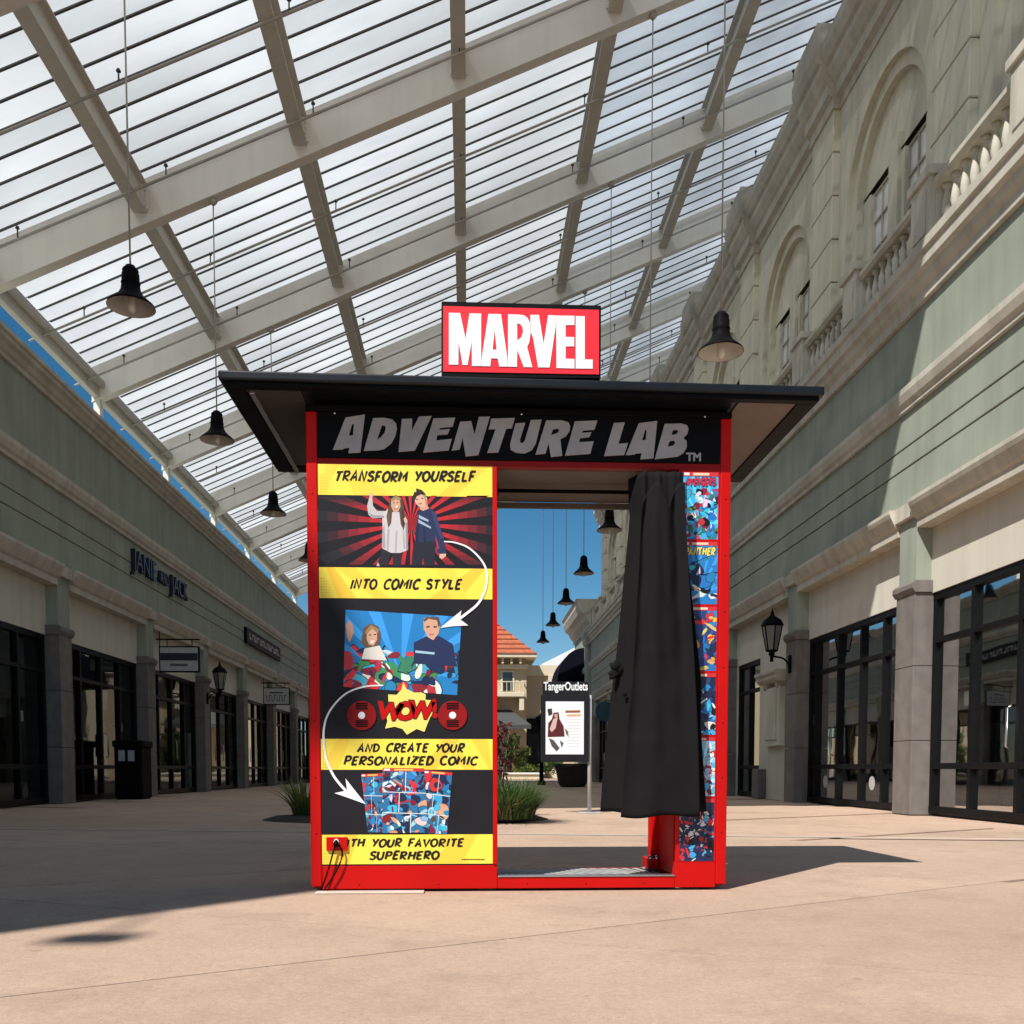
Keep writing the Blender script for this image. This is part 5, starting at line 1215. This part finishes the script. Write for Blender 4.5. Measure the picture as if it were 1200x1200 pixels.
# cornice pavilion closing the right row, with a domed awning
t = thing('pavilion', (6.0, 50, 0), 'sage pavilion with heavy projecting cornice closing the right row', 'building')
m = MB(); m.box(6.03, 13, 46.05, 53, 0, 8.4); part(t, 'wall', m, 'sage')
m = MB(); m.ext([(6.05, 7.6), (5.98, 7.6), (5.98, 7.75), (5.80, 7.95), (5.72, 8.15), (5.52, 8.3), (5.40, 8.62), (5.40, 8.8), (5.30, 8.9), (13, 8.9), (13, 7.6)], 46.06, 53.3, 'y'); part(t, 'cornice', m, 'trim', .01)
m = MB(); m.box(5.85, 6.03, 46.2, 47.0, 0, 6.7); part(t, 'pilaster', m, 'sage', .02)
m = MB(); m.ext([(6.0, 6.7), (5.82, 6.7), (5.74, 6.85), (5.74, 7.0), (5.66, 7.1), (5.66, 7.25), (6.0, 7.25)], 46.1, 47.1, 'y'); part(t, 'capital', m, 'trim', .02)
for z0, z1_ in ((5.5, 5.78), (3.85, 4.15)):
    m = MB(); m.box(5.92, 6.03, 47.02, 53, z0, z1_); part(t, 'band_moulding', m, 'trim', .02)
t = thing('domed_awning', (6.0, 51, 4.6), 'dark blue quarter round awning beyond the pavilion pilaster', 'awning')
m = MB(); zt_, zb_ = 6.85, 5.15; xw, xo = 6.02, 4.65
prf = [(xw, zb_)] + [(xw - (xw - xo) * math.cos(a), zb_ + (zt_ - zb_) * math.sin(a)) for a in [math.pi / 2 * k / 12 for k in range(13)]]
m.ext(prf, 48.6, 52.4, 'y'); part(t, 'cover', m, 'awning')
m = MB(); m.box(xo, xw - .002, 48.62, 52.38, zb_ - .22, zb_ - .001); part(t, 'valance', m, 'awning')
# low planter wall and shrubs at the far end
t = thing('planter_wall', (1.5, 55.5, 0), 'low cream planter wall across the far end of the walkway', 'wall')
m = MB(); m.box(-6, 4.4, 55, 55.4, 0, .30); part(t, 'wall', m, 'far_cream', .02); m = MB(); m.box(-6.1, 4.5, 54.9, 55.5, .30, .40); part(t, 'coping', m, 'far_white', .02)
def shrub(loc, rx__, h, n, seed, mt, label, name='shrub'):
    t = thing(name, loc, label, 'plant', 'shrubs at the far end'); r = random.Random(seed); m = MB()
    cl = [(r.gauss(0, .45), r.gauss(0, .4), r.uniform(.25, 1), r.uniform(.25, .5)) for _ in range(12)]
    for k in range(n):
        cx, cy2, cz, cr = r.choice(cl)
        d = Vector((r.gauss(0, 1), r.gauss(0, 1), r.gauss(0, 1))).normalized() * cr * r.uniform(.6, 1)
        c = Vector((loc[0] + (cx + d.x) * rx__, loc[1] + (cy2 + d.y) * rx__, max(.05, (cz * .85 + d.z * .4) * h)))
        a = Vector((r.gauss(0, 1), r.gauss(0, 1), r.gauss(0, 1))).normalized(); b = a.cross(Vector((r.random(), r.random(), 1))).normalized(); s_ = r.uniform(.05, .13)
        m.add([c - a * s_, c + b * s_ * .5, c + a * s_, c - b * s_ * .5], [(0, 1, 2, 3)])
    part(t, 'foliage', m, mt); part(t, 'stem', MB().tube([(loc[0], loc[1], 0), (loc[0], loc[1], h * .6)], .05, 6), 'bark')
def gx(px, Y): return PY_(px, 900, Y).x
shrub((gx(594, 57), 57, 0), .9, 3.0, 1500, 1, 'leaf_green', 'tall green shrub under the grey awning at the far end')
shrub((gx(606, 58), 58, 0), .8, 2.4, 1200, 2, 'leaf_light', 'light green shrub right of the tall one at the far end')
shrub((gx(620, 57), 57, 0), 1.1, .95, 900, 3, 'leaf_light', 'low yellow green shrub behind the planter wall')
shrub((gx(643, 58), 58, 0), .9, 1.3, 900, 4, 'leaf_green', 'dark low shrub left of the planter tub at the far end')
